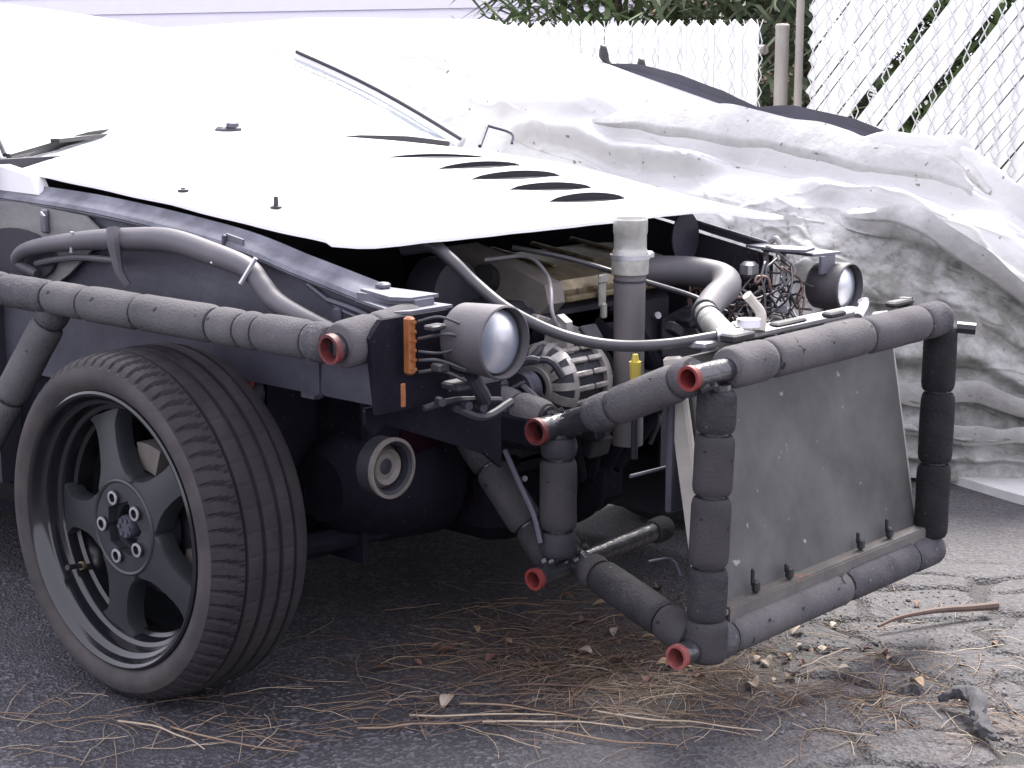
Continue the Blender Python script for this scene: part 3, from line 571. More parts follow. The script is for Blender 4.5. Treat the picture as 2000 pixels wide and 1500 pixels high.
# headlamps: deep buckets with recessed glass
def headlamp(c, r, L_):
    h = MB(); h.lathe([(0, -L_), (r*.84, -L_), (r*.93, -L_+.006), (r*.97, -L_*.5), (r, -.006), (r, 0), (r*.95, .002), (r*.92, -.004), (r*.90, -.03), (r*.88, -.054), (0, -.056)], c, 'x', 48)
    hb = build('headlamp', h, M['lamp'], CAR)
    build('reflector', MB().lathe([(r*.86, -.018), (r*.83, -.022), (r*.6, -.040), (r*.35, -.050), (r*.14, -.052), (r*.13, -.040), (0, -.039)], c, 'x', 40), M['reflector'], hb)
    build('lens_ring', MB().lathe([(r*.89, -.022), (r*.885, -.012), (r*.85, -.010), (r*.845, -.016)], c, 'x', 40), M['clip'], hb)
    build('lens', MB().lathe([(r*.85, -.014), (r*.6, -.008), (r*.3, -.005), (0, -.004), (0, -.007), (r*.3, -.008), (r*.6, -.011), (r*.85, -.017)], c, 'x', 40), M['lens'], hb)
    return hb
headlamp((.642, .268, .6475), .0555, .088)
headlamp((.54, 1.405, .602), .050, .078)
build('lamp_stalk', MB().tube([(.58, .262, .59), (.57, .30, .55), (.52, .34, .53)], .012, 10, smooth=3).box((.56, .26, .575), (.04, .05, .012), bev=.003), M['bay'], CAR)
build('lamp_stalk', MB().tube([(.48, 1.43, .55), (.46, 1.40, .52), (.40, 1.36, .5)], .012, 10, smooth=3), M['bay'], CAR)
ls = MB()
for p in ((.55, .22, .555), (.56, .30, .535), (.53, .33, .548), (.565, .262, .545)): ls.tube([p, np.array(p)+np.array((.014, -.004, 0))], .007, 8)
ls.tube([(.54, .20, .545), (.55, .26, .55), (.55, .36, .535)], .005, 6, smooth=4); ls.tube([(.555, .25, .54), (.57, .3, .52), (.555, .38, .53)], .006, 6, smooth=4)
build('lamp_fixings', ls, M['bay'], CAR)

# ---- foam padded tube frame
RT, RF = .0215, .0305
def padded(name, a, b, cuts, gaps=.005, rf=RF, m='foam', red=None, tube_to=None, rt=RT, bulge=.012):
    """bare tube a-b; foam sleeves between successive fractions in cuts"""
    a, b = np.array(a, float), np.array(b, float); L_ = np.linalg.norm(b-a); d = (b-a)/L_
    t = build(name, MB().tube([a, b], rt, 20, caps=(red is None)), M['tube_black'], CAR)
    for f0, f1 in cuts:
        l0, l1 = f0*L_+gaps/2, f1*L_-gaps/2; n = 9; path, rad = [], []
        r = rf*random.uniform(.975, 1.025); w = np.cross(d, (0, 0, 1)); w = w/(np.linalg.norm(w)+1e-9) if np.linalg.norm(w) > .1 else np.array((1, 0, 0)); w2 = np.cross(d, w)
        ph = random.random()*6
        for s, q in ((0, .76), (.0, .86), (.005, .955), (.013, 1.0)): path.append(l0+s); rad.append(r*q)
        for k in range(1, n): path.append(l0+.013+(l1-l0-.026)*k/n); rad.append(r*(1+bulge*math.sin(math.pi*k/n)*(1+.3*math.sin(k*2+ph))*.6))
        for s, q in ((.013, 1.0), (.005, .955), (0, .86), (0, .76)): path.append(l1-s); rad.append(r*q)
        path[0] += .001; path[-1] -= .001
        off = random.uniform(-.0012, .0012); off2 = random.uniform(-.0012, .0012)
        fb = MB().tube([a+d*l+w*off+w2*off2 for l in path], rad, 28, caps=True); fv = np.array(fb.v); q_ = fv-a; ax_ = np.outer(q_@d, d); rv = q_-ax_; an_ = np.arctan2(rv@w2, rv@w); ll_ = q_@d
        dent = 1+.05*(fbm(ll_*26+ph, np.cos(an_)*1.4+np.sin(an_)*.9+ph, 3, 12)-.5)+.02*(fbm(ll_*70, an_*3, 2, 15)-.5)
        dent = dent-.05*np.exp(-((an_-ph+3)/.07)**2)*(fbm(ll_*30+ph, an_*0, 2, 19) > .45)          # the slit along the pipe wrap
        fb.v = [tuple(p) for p in a+ax_+rv*dent[:, None]]; build('foam_sleeve', fb, random.choice(M[m+'_set']), t, angle=60)
    if red:
        pe = a if red == 'a' else b; dd = d if red == 'a' else -d
        ring = MB(); u = np.cross(dd, (0, 0, 1)); u /= np.linalg.norm(u); w = np.cross(dd, u); seg = 32
        prof = [(rt+.0012, .010), (rt+.0012, -.0012), (rt-.0035, -.0012), (rt-.004, .05), (0, .052)]; v = []; f = []
        for k in range(seg):
            an = 2*math.pi*k/seg
            for rr, h in prof: v.append(pe+dd*h+rr*(math.cos(an)*u+math.sin(an)*w))
        for k in range(seg):
            k2 = (k+1) % seg
            for i in range(4): f.append((k*5+i, k*5+i+1, k2*5+i+1, k2*5+i))
        build('tube_mouth', MB().add(v, f), random.choice(M['red_set']), t)
    return t
# side bar above the wheel
sx = [-.62, -.427, -.28, -.172, -.02, .178, .246, .289, .405, .452]; A_, B_ = -.95, .47
fr = [(x-A_)/(B_-A_) for x in [-.95]+sx]
padded('side_bar', (A_, .10, .645), (B_, .10, .645), list(zip(fr[:-1], fr[1:])))
padded('side_bar_nose', (.483, .064, .645), (.487, .245, .662), [(.10, .50), (.50, .97)], red='a', rf=.0355, gaps=.001)
padded('side_bar_brace', (-.285, .12, .635), (-.50, .05, .30), [(.02, .12), (.12, .55), (.55, .98)], m='foam')
# front frame
XF, Y0, Y1, Z0, Z1 = .815, .545, 1.268, .150, .588
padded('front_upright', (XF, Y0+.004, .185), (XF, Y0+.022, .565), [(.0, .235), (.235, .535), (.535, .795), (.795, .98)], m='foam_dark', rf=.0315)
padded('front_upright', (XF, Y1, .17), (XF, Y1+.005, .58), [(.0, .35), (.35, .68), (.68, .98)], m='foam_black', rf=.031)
padded('front_crossbar', (XF, Y0-.055, Z1-.004), (XF, Y1+.012, Z1), [(.125, .265), (.265, .64), (.64, .885), (.885, .985)], rf=.0335, red='a', rt=.0185)
padded('front_crossbar', (XF, Y0-.072, Z0-.004), (XF, Y1+.03, Z0-.004), [(.115, .165), (.165, .59), (.59, .87), (.87, .985)], rf=.031, red='a', m='foam', rt=.0185)
padded('front_joint', (XF+.004, Y0, .125), (XF+.004, Y0, .19), [(.0, 1)], rf=.033, m='foam_dark', gaps=0)
# second hoop behind it
XA = .497
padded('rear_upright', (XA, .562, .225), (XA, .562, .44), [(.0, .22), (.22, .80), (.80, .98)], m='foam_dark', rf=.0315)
padded('rear_crossbar', (XA-.005, .508, .450), (XA-.005, .70, .455), [], red='a', rt=.0215)
padded('rear_crossbar', (XA-.005, .505, .196), (XA-.005, .875, .212), [(.88, 1)], red='a', rf=.024, m='foam_dark', rt=.0175)
padded('upper_link', (XA+.01, .57, .452), (XF-.02, Y0+.0, .582), [(.20, .385), (.385, .86), (.86, .98)], rf=.0315, m='foam')
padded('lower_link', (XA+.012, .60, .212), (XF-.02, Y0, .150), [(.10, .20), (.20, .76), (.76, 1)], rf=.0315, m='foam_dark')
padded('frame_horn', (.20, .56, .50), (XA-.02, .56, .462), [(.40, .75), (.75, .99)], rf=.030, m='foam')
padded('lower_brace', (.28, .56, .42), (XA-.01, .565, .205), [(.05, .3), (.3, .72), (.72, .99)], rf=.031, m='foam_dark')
build('brake_line', MB().tube([(.40, .535, .40), (.44, .53, .345), (.47, .53, .30), (.49, .525, .255)], .005, 8, smooth=4), M['apron'], CAR)
wl = MB()
for p in ((XA-.005, .54, .225), (XA, .57, .47), (XF, Y0-.01, .56), (XA, .60, .225)):
    for k in range(8): q = np.array(p)+rng.normal(0, .012, 3); wl.tube([q, q+np.array((.006, .004, .004))], random.uniform(.005, .010), 7)
tag(build('weld_bead', wl, M['tube_black'], CAR), kind='stuff')

# ---- radiator leaning back inside the frame
def rad_x(z): return .790-(z-.2)*.19
zb, zt, ya, yb = .188, .585, .622, 1.252
lean = math.atan(.19)
RM = np.array(Matrix.Rotation(-lean, 3, 'Y')); rc = np.array((rad_x((zb+zt)/2)-.012, (ya+yb)/2, (zb+zt)/2))
core = build('radiator', MB().box(rc, (.026, yb-ya, (zt-zb)*1.018), rot=RM, bev=.002), M['core'], CAR)
for yy in (ya-.010, yb+.008): build('radiator_tank', MB().box(rc+np.array((-.010, yy-rc[1], 0)), (.036, .014, (zt-zb)*1.03), rot=RM, bev=.004), M['rad_side'], core)
build('radiator_bottom_rail', MB().box((.802, (ya+yb)/2, .192), (.036, yb-ya+.03, .004), rot=Matrix.Rotation(R(-4), 3, 'Y')).box((.820, (ya+yb)/2, .176), (.004, yb-ya+.03, .032)), M['rad_bar'], core)
build('radiator_top_rail', MB().box((rad_x(zt)+.002, (ya+yb)/2-.05, .606), (.04, .50, .012), bev=.003).box((rad_x(zt)-.01, .80, .616), (.05, .03, .012), bev=.003), M['steel'], core)
for y, h in ((.70, .030), (.80, .016), (1.03, .022), (1.13, .026)):
    build('radiator_clip', MB().box((.807, y, .206), (.012, .014, .02), bev=.003).box((.803, y-.004, .206+h/2), (.007, .006, h), bev=.002), M['clip'], core)

for c_, d_ in (((.765, .69, .618), (.03, .06, .014)), ((.75, .86, .620), (.022, .09, .007)), ((.765, .98, .622), (.022, .05, .010))): build('radiator_clamp', MB().box(c_, d_, bev=.003), M['clip'], core)
build('radiator_cap', MB().lathe([(0, .012), (.02, .012), (.022, 0), (.0, 0)], (.745, .75, .626), 'z', 18), M['steel'], core)
build('overflow_spout', MB().tube([(.74, .79, .612), (.735, .80, .64), (.725, .79, .66), (.72, .78, .672)], [.010, .009, .008, .009], 10, smooth=4), M['rad_side'], core)
build('frame_clamp', MB().box((.79, 1.16, .624), (.022, .07, .010), bev=.003).box((.785, 1.19, .62), (.02, .02, .02)), M['clip'], CAR)
build('frame_clamp', MB().tube([(.79, 1.02, .615), (.785, 1.045, .632), (.78, 1.05, .64)], [.008, .009, .010], 8, smooth=3), M['steel'], CAR)
build('frame_bolt', MB().tube([(.84, 1.285, .57), (.87, 1.30, .568)], .011, 8), M['clip'], CAR)
rt_ = MB(); rt_.box((.775, .60, .36), (.02, .012, .06), bev=.003); build('radiator_tab', rt_, M['clip'], core)
# cooling fan behind
fan = MB(); fc = (.665, .86, .42); fan.lathe([(.165, -.03), (.172, -.03), (.172, .03), (.165, .03)], fc, 'x', 48, close=True)
fsx = build('fan_shroud', fan, M['bay'], CAR)
build('fan_motor', MB().lathe([(0, -.05), (.045, -.05), (.05, .0), (0, .01)], fc, 'x', 24), M['bay'], fsx)
for k in range(7):
    a = 2*math.pi*k/7; c = np.array(fc)+np.array((0, .105*math.cos(a), .105*math.sin(a))); rm = np.array(Matrix.Rotation(a, 3, 'X')) @ np.array(Matrix.Rotation(R(30), 3, 'Y'))
    build('fan_blade', MB().box(c, (.004, .12, .045), rot=np.array(Matrix.Rotation(a, 3, 'X')) @ np.array(Matrix.Rotation(R(25), 3, 'Y'))), M['bay'], fsx)
build('shroud_panel', MB().box((.70, .645, .43), (.012, .10, .20), bev=.004), M['apron'], CAR)
build('support_rod', MB().tube([(.66, .55, .395), (.66, .66, .392)], .003, 6), M['apron'], CAR)
build('support_rod', MB().tube([(.70, .55, .26), (.71, .60, .255), (.74, .585, .235)], .0022, 6, smooth=3), M['apron'], CAR)

# ---- front wheel
WC = np.array((0, 0, .293))
rim = build('wheel', MB().lathe([(.2295, .0), (.2335, .002), (.234, .008), (.231, .05), (.215, .06), (.200, .08), (.196, .12), (.202, .17), (.222, .19), (.232, .20), (.226, .20), (.205, .185), (.188, .16), (.188, .072), (.1945, .068), (.196, .052), (.1985, .047), (.2055, .044), (.2075, .038), (.2085, .028), (.2105, .024), (.2175, .021), (.2205, .016), (.2225, .006), (.2255, .0015)], WC, 'y', 96, close=True), M['lip'], CAR, angle=40)
# tyre with real grooves and shoulder sipes
prof = [(.229, .014, 0), (.236, .004, 0), (.250, -.004, 0), (.262, -.004, 0), (.272, .001, 0), (.276, .0045, 1), (.2805, .009, 1), (.2855, .016, 1), (.2895, .026, 1), (.2920, .038, 1), (.2935, .050, 1)]
y = .050
for gi, (w0, gw) in enumerate(((.052, .006), (.086, .009), (.120, .009), (.152, .006))):
    for yy in ((w0-.0005), (w0+.0005), (w0+gw-.0005), (w0+gw+.0005)): prof.append((.2935 if abs(yy-w0-.0005) > 1e-6 and abs(yy-w0-gw+.0005) > 1e-6 else .2865, yy, 0))
    if gi < 3: prof.append((.2945, w0+gw+.012, 2)); prof.append((.2945, w0+gw+.020, 2))
prof += [(.2915, .166, 0), (.287, .180, 0), (.279, .191, 0), (.270, .199, 0), (.255, .203, 0), (.236, .2, 0), (.229, .19, 0)]
nth = 576; v = []; fs_ = []; fm = []
for k in range(nth):
    a = 2*math.pi*k/nth
    for i, (r, h, fl) in enumerate(prof):
        aa = a+(.028*((h-.02)/.03) if fl == 1 else 0)*0
        sip = 0
        if fl == 1:
            ph = (k+int(round(4.0*(max(h-.01, 0)/.04)**2))) % 8
            sip = .0055 if ph < 2 else 0
            if h < .006: sip *= .5
        if fl == 2 and (k % 12) in (0,): sip = .002
        rr = r-sip; v.append((rr*math.cos(a), h, rr*math.sin(a)))
n = len(prof)
for k in range(nth):
    k2 = (k+1) % nth
    for i in range(n-1): fs_.append((k*n+i, k*n+i+1, k2*n+i+1, k2*n+i)); fm.append(1 if i < 4 else 0)
V = np.array(v)
flat = V[:, 2] < -.2865; V[flat, 1] = V[flat, 1]; V[:, 2] = np.maximum(V[:, 2], -.2905)          # weight flattens the contact patch
tyre_mb = MB().add(V+WC, fs_); tyre = build('tyre', tyre_mb, M['rubber'], rim, angle=38)
tyre.data.materials.append(M['sidewall']); tyre.data.polygons.foreach_set('material_index', fm); tyre.data.polygons.foreach_set('use_smooth', [i % (n-1) < 4 or i % (n-1) > 10 for i in range(len(fm))])
# five spokes, hub, nuts
def spoke(a0):
    b = MB(); rows = []
    for r, hw, yf in ((.040, .040, .034), (.062, .050, .034), (.076, .050, .0345), (.086, .043, .0355), (.097, .0365, .037), (.112, .0315, .039), (.135, .0285, .042), (.155, .0285, .045), (.170, .031, .047), (.181, .037, .049), (.189, .045, .050), (.1945, .055, .051)):
        rows.append([(r, -hw, yf+.034), (r, -hw, yf+.009), (r, -hw*.90, yf+.001), (r, -hw*.5, yf), (r, 0, yf-.001), (r, hw*.5, yf), (r, hw*.90, yf+.001), (r, hw, yf+.009), (r, hw, yf+.034)])
    ca, sa = math.cos(a0), math.sin(a0); g = [[(WC[0]+r*ca-w*sa, y_, WC[2]+r*sa+w*ca) for r, w, y_ in row] for row in rows]
    ni, nj = len(g), len(g[0]); b.add([p for row in g for p in row], [(i*nj+j, (i+1)*nj+j, (i+1)*nj+j+1, i*nj+j+1) for i in range(ni-1) for j in range(nj-1)]+[tuple(range(nj)), tuple((ni-1)*nj+j for j in range(nj))]+[(i*nj, i*nj+nj-1, (i+1)*nj+nj-1, (i+1)*nj) for i in range(ni-1)])
    return b
SA = [R(110+72*k) for k in range(5)]
for a in SA: build('spoke', spoke(a), M['spoke'], rim, angle=42)
build('hub_face', MB().lathe([(.088, .085), (.085, .042), (.082, .0335), (.079, .0315), (.0755, .033), (.072, .046), (.060, .052), (.036, .050), (.034, .055), (.033, .062), (0, .062)], WC, 'y', 64), M['spoke'], rim)
build('hub_bore', MB().lathe([(.0335, .052), (.030, .048), (.028, .052), (.027, .060)], WC, 'y', 36), M['rim'], rim)
hb = MB(); hb.lathe([(.020, .062), (.020, .040), (.018, .036), (0, .036)], WC, 'y', 24)
for k in range(6): a = k*math.pi/3; hb.tube([WC+np.array((.013*math.cos(a), .038, .013*math.sin(a))), WC+np.array((.013*math.cos(a), .033, .013*math.sin(a)))], .0042, 8)
build('hub_nut', hb, M['apron'], rim)
for a in SA:
    c = WC+np.array((.052*math.cos(a), 0, .052*math.sin(a)))
    nut = build('lug_nut', MB().lathe([(.0125, .054), (.0125, .032), (.0115, .027), (.0072, .0265), (.0068, .042), (0, .043)], c, 'y', 18), M['rim'], rim)
    # bright rim of the open nut
    build('lug_nut_face', MB().lathe([(.0123, .0278), (.0117, .0258), (.0080, .0256), (.0072, .031)], c, 'y', 20), M['steel'], rim)
va = R(214)
vb = WC+np.array((.178*math.cos(va), .052, .178*math.sin(va))); vt = WC+np.array((.168*math.cos(va), .022, .168*math.sin(va)))
build('valve_stem', MB().tube([WC+np.array((.194*math.cos(va), .066, .194*math.sin(va))), vb, vt], [.006, .005, .0045], 8), M['clip'], rim)
build('valve_cap', MB().tube([vt, vt+(vt-vb)*.35], .0050, 10), M['clip'], rim)
build('valve_nut', MB().tube([vb, vb+(vt-vb)*.25], .0075, 8), M['cover'], rim)
build('barrel_inner', MB().lathe([(.193, .07), (.186, .12), (.186, .19)], WC, 'y', 64), M['rim'], rim)
bd = MB().lathe([(0, .105), (.06, .10), (.07, .10), (.128, .103), (.130, .106), (.130, .122), (.06, .124), (0, .124)], WC, 'y', 64); build('brake_disc', bd, M['bay'], CAR)
ca_ = MB(); a0, a1 = R(70), R(97); arc = [(r*math.cos(a), .293+r*math.sin(a)) for r, rg in ((.136, (a0, a1)), (.090, (a1, a0))) for a in np.linspace(*rg, 8)]
ca_.prism(arc, 'y', .080, .14); build('brake_caliper', ca_, M['tan'], CAR)
cb_ = MB(); cb_.prism([(.150*math.cos(a), .293+.150*math.sin(a)) for a in np.linspace(R(-18), R(-42), 6)]+[(.10*math.cos(a), .293+.10*math.sin(a)) for a in np.linspace(R(-42), R(-18), 6)], 'y', .09, .14); build('brake_bracket', cb_, M['tan'], CAR)
build('suspension_arm', MB().tube([(0, .13, .24), (0.02, .5, .27)], .025, 10).tube([(0, .16, .40), (0, .40, .52)], .03, 12), M['bay'], CAR)
farw = MB(); farw.lathe([(.0, 1.48), (.20, 1.48), (.26, 1.465), (.29, 1.49), (.29, 1.63), (.26, 1.66), (0, 1.66)], WC, 'y', 48); build('wheel', farw, M['rubber'], CAR)
for xx in (-2.4,):
    for yy in (0.0, 1.48):
        w_ = MB(); w_.lathe([(0, yy+.02), (.22, yy+.02), (.23, yy), (.27, yy), (.292, yy+.03), (.292, yy+.16), (.26, yy+.19), (0, yy+.18)], (xx, 0, .293), 'y', 48); build('wheel', w_, M['rubber'], CAR)

# ---------------------------------------------------------------- tarp over the neighbour
zrf = lambda X: np.interp(X, [-4, -2.4, -1.55, -1.04, -.64, -.2, .05, .18, .34, .6, 1.0], [1.1, 1.16, 1.145, 1.0, .895, .825, .79, .755, .68, .5, .3])
y0f = lambda X: np.interp(X, [-4, 0, .2, .35, .5, .8, 1.1], [2.0, 2.12, 2.19, 2.26, 2.36, 2.75, 3.3])
def tarp_profile(X, T):
    yr = np.maximum(2.62, y0f(X)+.26); k = [0, .15, .3, .45, .6, .8, 1]
    return yr+(y0f(X)-yr)*np.interp(T, k, [0, .30, .55, .74, .87, .96, 1]), zrf(X)*np.interp(T, k, [1, .965, .90, .78, .58, .28, 0])
# folds of the cloth: (x, t) course, height, rise width, fall width
FOLDS = [([(-.88, .335), (-.715, .30), (-.5, .25), (-.33, .228), (-.16, .237), (-.01, .23), (.175, .177), (.3, .15)], .012, .11, .03),
         ([(-1.25, .375), (-1.195, .367), (-.98, .327), (-.76, .25)], .045, .10, .04),
         ([(-1.15, .43), (-.935, .405), (-.765, .375), (-.595, .355), (-.42, .33)], .055, .09, .04),
         ([(-.2, .31), (-.05, .33), (.095, .30), (.2, .31)], .045, .11, .06),
         ([(-.15, .13), (-.04, .06), (.06, .045), (.135, .05), (.21, .075), (.32, .11), (.5, .15)], .055, .05, .04),
         ([(-.02, .40), (.01, .415), (.145, .435), (.275, .45), (.37, .47), (.6, .53)], .045, .07, .03),
         ([(-.15, .56), (.1, .60), (.3, .575), (.45, .62), (.7, .60)], .040, .10, .05),
         ([(-.1, .70), (.2, .72), (.36, .69), (.48, .73), (.7, .70)], .045, .09, .04),
         ([(.0, .80), (.26, .815), (.375, .78), (.475, .80), (.7, .77)], .05, .07, .03),
         ([(.0, .90), (.265, .885), (.375, .90), (.475, .87), (.7, .88)], .045, .06, .025),
         ([(.0, .955), (.3, .96), (.48, .94), (.7, .95)], .022, .04, .02)]
tx = np.concatenate([np.arange(-4, -1.6, .08), np.arange(-1.6, .75, .0075), np.arange(.75, 1.1, .03)]); tt_ = np.linspace(0, 1, 320)
TX, TT = np.meshgrid(tx, tt_, indexing='ij'); TY, TZ = tarp_profile(TX, TT)
def grad_n(X, Y, Z):
    P = np.stack([X, Y, Z], -1); a = np.gradient(P, axis=0); b = np.gradient(P, axis=1); n = np.cross(a, b); n /= np.linalg.norm(n, axis=-1, keepdims=True)+1e-12
    return n*np.where(n[..., 2:3] < 0, -1, 1)
NRM = grad_n(TX, TY, TZ); D = np.zeros_like(TX)
wob = .05*(fbm(TX*5+3, TT*2, 3, 5)-.5)+.02*(fbm(TX*17, TT*3, 2, 6)-.5)
for pts, A, wu, wd in FOLDS:
    px_ = [p[0] for p in pts]; pt_ = [p[1] for p in pts]; tau = TT-np.interp(TX, px_, pt_)-wob
    fade = sstep(px_[0]-.04, px_[0]+.10, TX)*sstep(px_[-1]+.04, px_[-1]-.12, TX)*(.75+.5*fbm(TX*6, TT*0+A*50, 2, 13))
    D += A*fade*sstep(-wu, 0, tau)*(1-sstep(0, wd, tau))-A*.25*fade*np.exp(-((tau-wd*1.6)/(wd*.9))**2)
for (pts, A) in ((FOLDS[0][0], .040), (FOLDS[5][0], .028), (FOLDS[2][0], .022)):      # cloth sinks just below the big folds
    tau = TT-np.interp(TX, [p[0] for p in pts], [p[1] for p in pts])-.3*wob
    D -= A*sstep(pts[0][0]-.02, pts[0][0]+.12, TX)*sstep(pts[-1][0]+.04, pts[-1][0]-.1, TX)*sstep(-.004, .03, tau)*(1-sstep(.03, .20, tau))
q2 = fbm(TX*2.4-TT*3, TT*4+TX*1.5, 3, 90); q3 = fbm(TX*3+TT*6, TT*3-TX*2, 3, 95)
D += (.007*np.exp(-((q2-.5)/.012)**2)+.006*np.exp(-((q3-.47)/.010)**2))*sstep(.06, .15, TT)
low = sstep(.36, .55, TT)*sstep(-.6, -.1, TX)
q = fbm(TX*3.2+TT*2, TT*5-TX, 4, 40); D += (.05*(fbm(TX*2.2, TT*3, 3, 9)-.5))*sstep(.1, .3, TT)
D += low*(-.007*np.exp(-((q-.5)/.014)**2)+.018*(np.abs(fbm(TX*5, TT*6, 3, 60)-.5)*2-.3))
_, ve, vi = voro(TX*17+3*(fbm(TX*9, TT*9, 3, 51)-.5), TT*15+3*(fbm(TX*9, TT*9, 3, 52)-.5), 6)
D += low*(.004*sstep(0, .22, ve)+.004*(vi-.5))
D += .006*(fbm(TX*18, TT*18, 3, 33)-.5)
D *= sstep(0, .03, TT)*(1-.5*sstep(.97, 1, TT))
PV = np.stack([TX, TY, TZ+.012], -1)+NRM*D[..., None]; PV[..., 2] = np.maximum(PV[..., 2], .008+.012*fbm(TX*9, TT*30, 2, 3)); PV0 = PV
# far side falls behind the ridge
back = [PV[:, :1]+np.array((0, .12*k, -.10*k*k*.5)) for k in range(6, 0, -1)]
PV = np.concatenate(back+[PV], 1); nx, ny = PV.shape[:2]; idx = np.arange(nx*ny).reshape(nx, ny)
q4 = np.stack([idx[:-1, :-1], idx[1:, :-1], idx[1:, 1:], idx[:-1, 1:]], -1).reshape(-1, 4)
me = bpy.data.meshes.new('tarp'); me.from_pydata(PV.reshape(-1, 3).tolist(), [], q4.tolist())
dirt_shade = np.clip(low*(.50+.85*sstep(.11, .02, ve))+.10+.5*sstep(.3, .4, TT)*sstep(-.3, .05, TX), 0, 1.2); dirt_shade = np.concatenate([np.zeros((nx, 6)), dirt_shade], 1)
at = me.attributes.new('dirt_shade', 'FLOAT', 'POINT'); at.data.foreach_set('value', dirt_shade.reshape(-1).astype(np.float32))
me.polygons.foreach_set('use_smooth', [True]*len(me.polygons)); me.materials.append(M['tarp'])
tarp = link(bpy.data.objects.new('tarp', me), None, (0, 0, 0))
tag(tarp, 'wrinkled pale canvas tarp draped over the vehicle beyond the white hood', 'tarp')
# cloth folded over itself: a crisp lip with a shaded face under it
def cloth_fold(course, heights):
    xs_ = np.linspace(course[0][0], course[-1][0], 90); ts_ = np.interp(xs_, [p[0] for p in course], [p[1] for p in course]); hh = np.interp(xs_, [p[0] for p in course], heights)
    hh = hh*1.1*(.85+.35*fbm(xs_*9, xs_*0, 2, 3)); ts_ = ts_+.016*(fbm(xs_*7, xs_*0+3, 3, 8)-.5); rows = []
    for x_, t_, h_ in zip(xs_, ts_, hh):
        i = int(np.argmin(np.abs(tx-x_))); jf = np.clip(t_, 0, 1)*(len(tt_)-1); j = int(jf)
        P = (PV0[i, j]*(1-jf+j)+PV0[i, min(j+1, len(tt_)-1)]*(jf-j)).copy(); P[0] = x_
        n = NRM[i, j]; S = PV0[i, min(j+6, len(tt_)-1)]-PV0[i, max(j-6, 0)]; S /= np.linalg.norm(S)
        rows.append([tuple(P+a*S*h_+(.55*b)*n*h_+n*c) for a, b, c in ((-2.6, .0, -.012), (-1.3, .35, .002), (-.5, .72, .001), (-.12, .92, 0), (.02, .97, 0), (.10, .85, 0), (.12, .3, 0), (.06, -.4, -.006), (-.05, -1.0, -.012))])
    A3 = np.array(rows); pad = np.pad(A3, ((6, 6), (0, 0), (0, 0)), 'edge'); ker = np.hanning(15)[1:-1]; ker /= ker.sum()
    sm = sum(ker[q]*pad[q:q+len(A3)] for q in range(13)); sm[..., 0] = A3[..., 0]; rows = [[tuple(p) for p in row] for row in sm]
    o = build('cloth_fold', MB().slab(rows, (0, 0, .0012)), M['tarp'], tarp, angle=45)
    a = o.data.attributes.new('dirt_shade', 'FLOAT', 'POINT'); a.data.foreach_set('value', np.full(len(o.data.vertices), .55, np.float32))  # whole fold darkened: slight soiling plus shade painted for its face
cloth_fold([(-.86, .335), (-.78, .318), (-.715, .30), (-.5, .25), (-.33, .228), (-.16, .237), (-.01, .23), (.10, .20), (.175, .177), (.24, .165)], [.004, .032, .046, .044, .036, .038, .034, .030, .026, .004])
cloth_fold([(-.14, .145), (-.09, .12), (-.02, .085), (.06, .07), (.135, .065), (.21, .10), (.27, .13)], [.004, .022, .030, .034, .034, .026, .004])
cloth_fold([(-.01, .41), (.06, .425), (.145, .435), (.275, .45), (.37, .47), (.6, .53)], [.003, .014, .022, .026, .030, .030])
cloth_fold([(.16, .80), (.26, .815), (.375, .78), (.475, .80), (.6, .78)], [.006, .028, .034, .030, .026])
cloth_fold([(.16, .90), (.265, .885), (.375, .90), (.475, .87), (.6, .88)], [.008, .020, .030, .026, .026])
# dark upturned hem along the far top edge
hp = [(-1.06, 2.62, 1.005), (-.95, 2.62, .985), (-.80, 2.62, .945), (-.64, 2.62, .900), (-.52, 2.62, .880), (-.40, 2.62, .862), (-.2, 2.62, .832), (-.02, 2.62, .805)]
hw = [.004, .022, .034, .034, .010, .036, .034, .004]
P = catmull(hp, 6); H = np.interp(np.linspace(0, 1, len(P)), np.linspace(0, 1, len(hw)), hw)
build('tarp_hem', MB().slab([[tuple(p) for p in P], [(p[0], p[1]+.012, p[2]+h*.6) for p, h in zip(P, H)], [(p[0], p[1]+.01, p[2]+h+.012) for p, h in zip(P, H)]], (0, -.003, .001)), M['hem'], tarp)
for (p, lab) in (((-1.09, 2.63, 1.045), 'black clamp perched on the tarp edge, farther left of the pair'), ((-.965, 2.66, 1.005), 'black clamp on the tarp edge, nearer right of the pair')):
    p = np.array(p); b = MB(); b.tube([p+np.array((-.012, 0, .03)), p+np.array((-.004, 0, .022)), p, p+np.array((.012, 0, -.018)), p+np.array((.03, 0, -.03))], [.004, .012, .016, .01, .006], 10, smooth=3)
    b.tube([p+np.array((0, 0, -.01)), p+np.array((.002, 0, -.045))], .004, 6); tag(build('tarp_clamp', b, M['clip'], base=True), lab, 'clamp', 'clamps on the tarp')

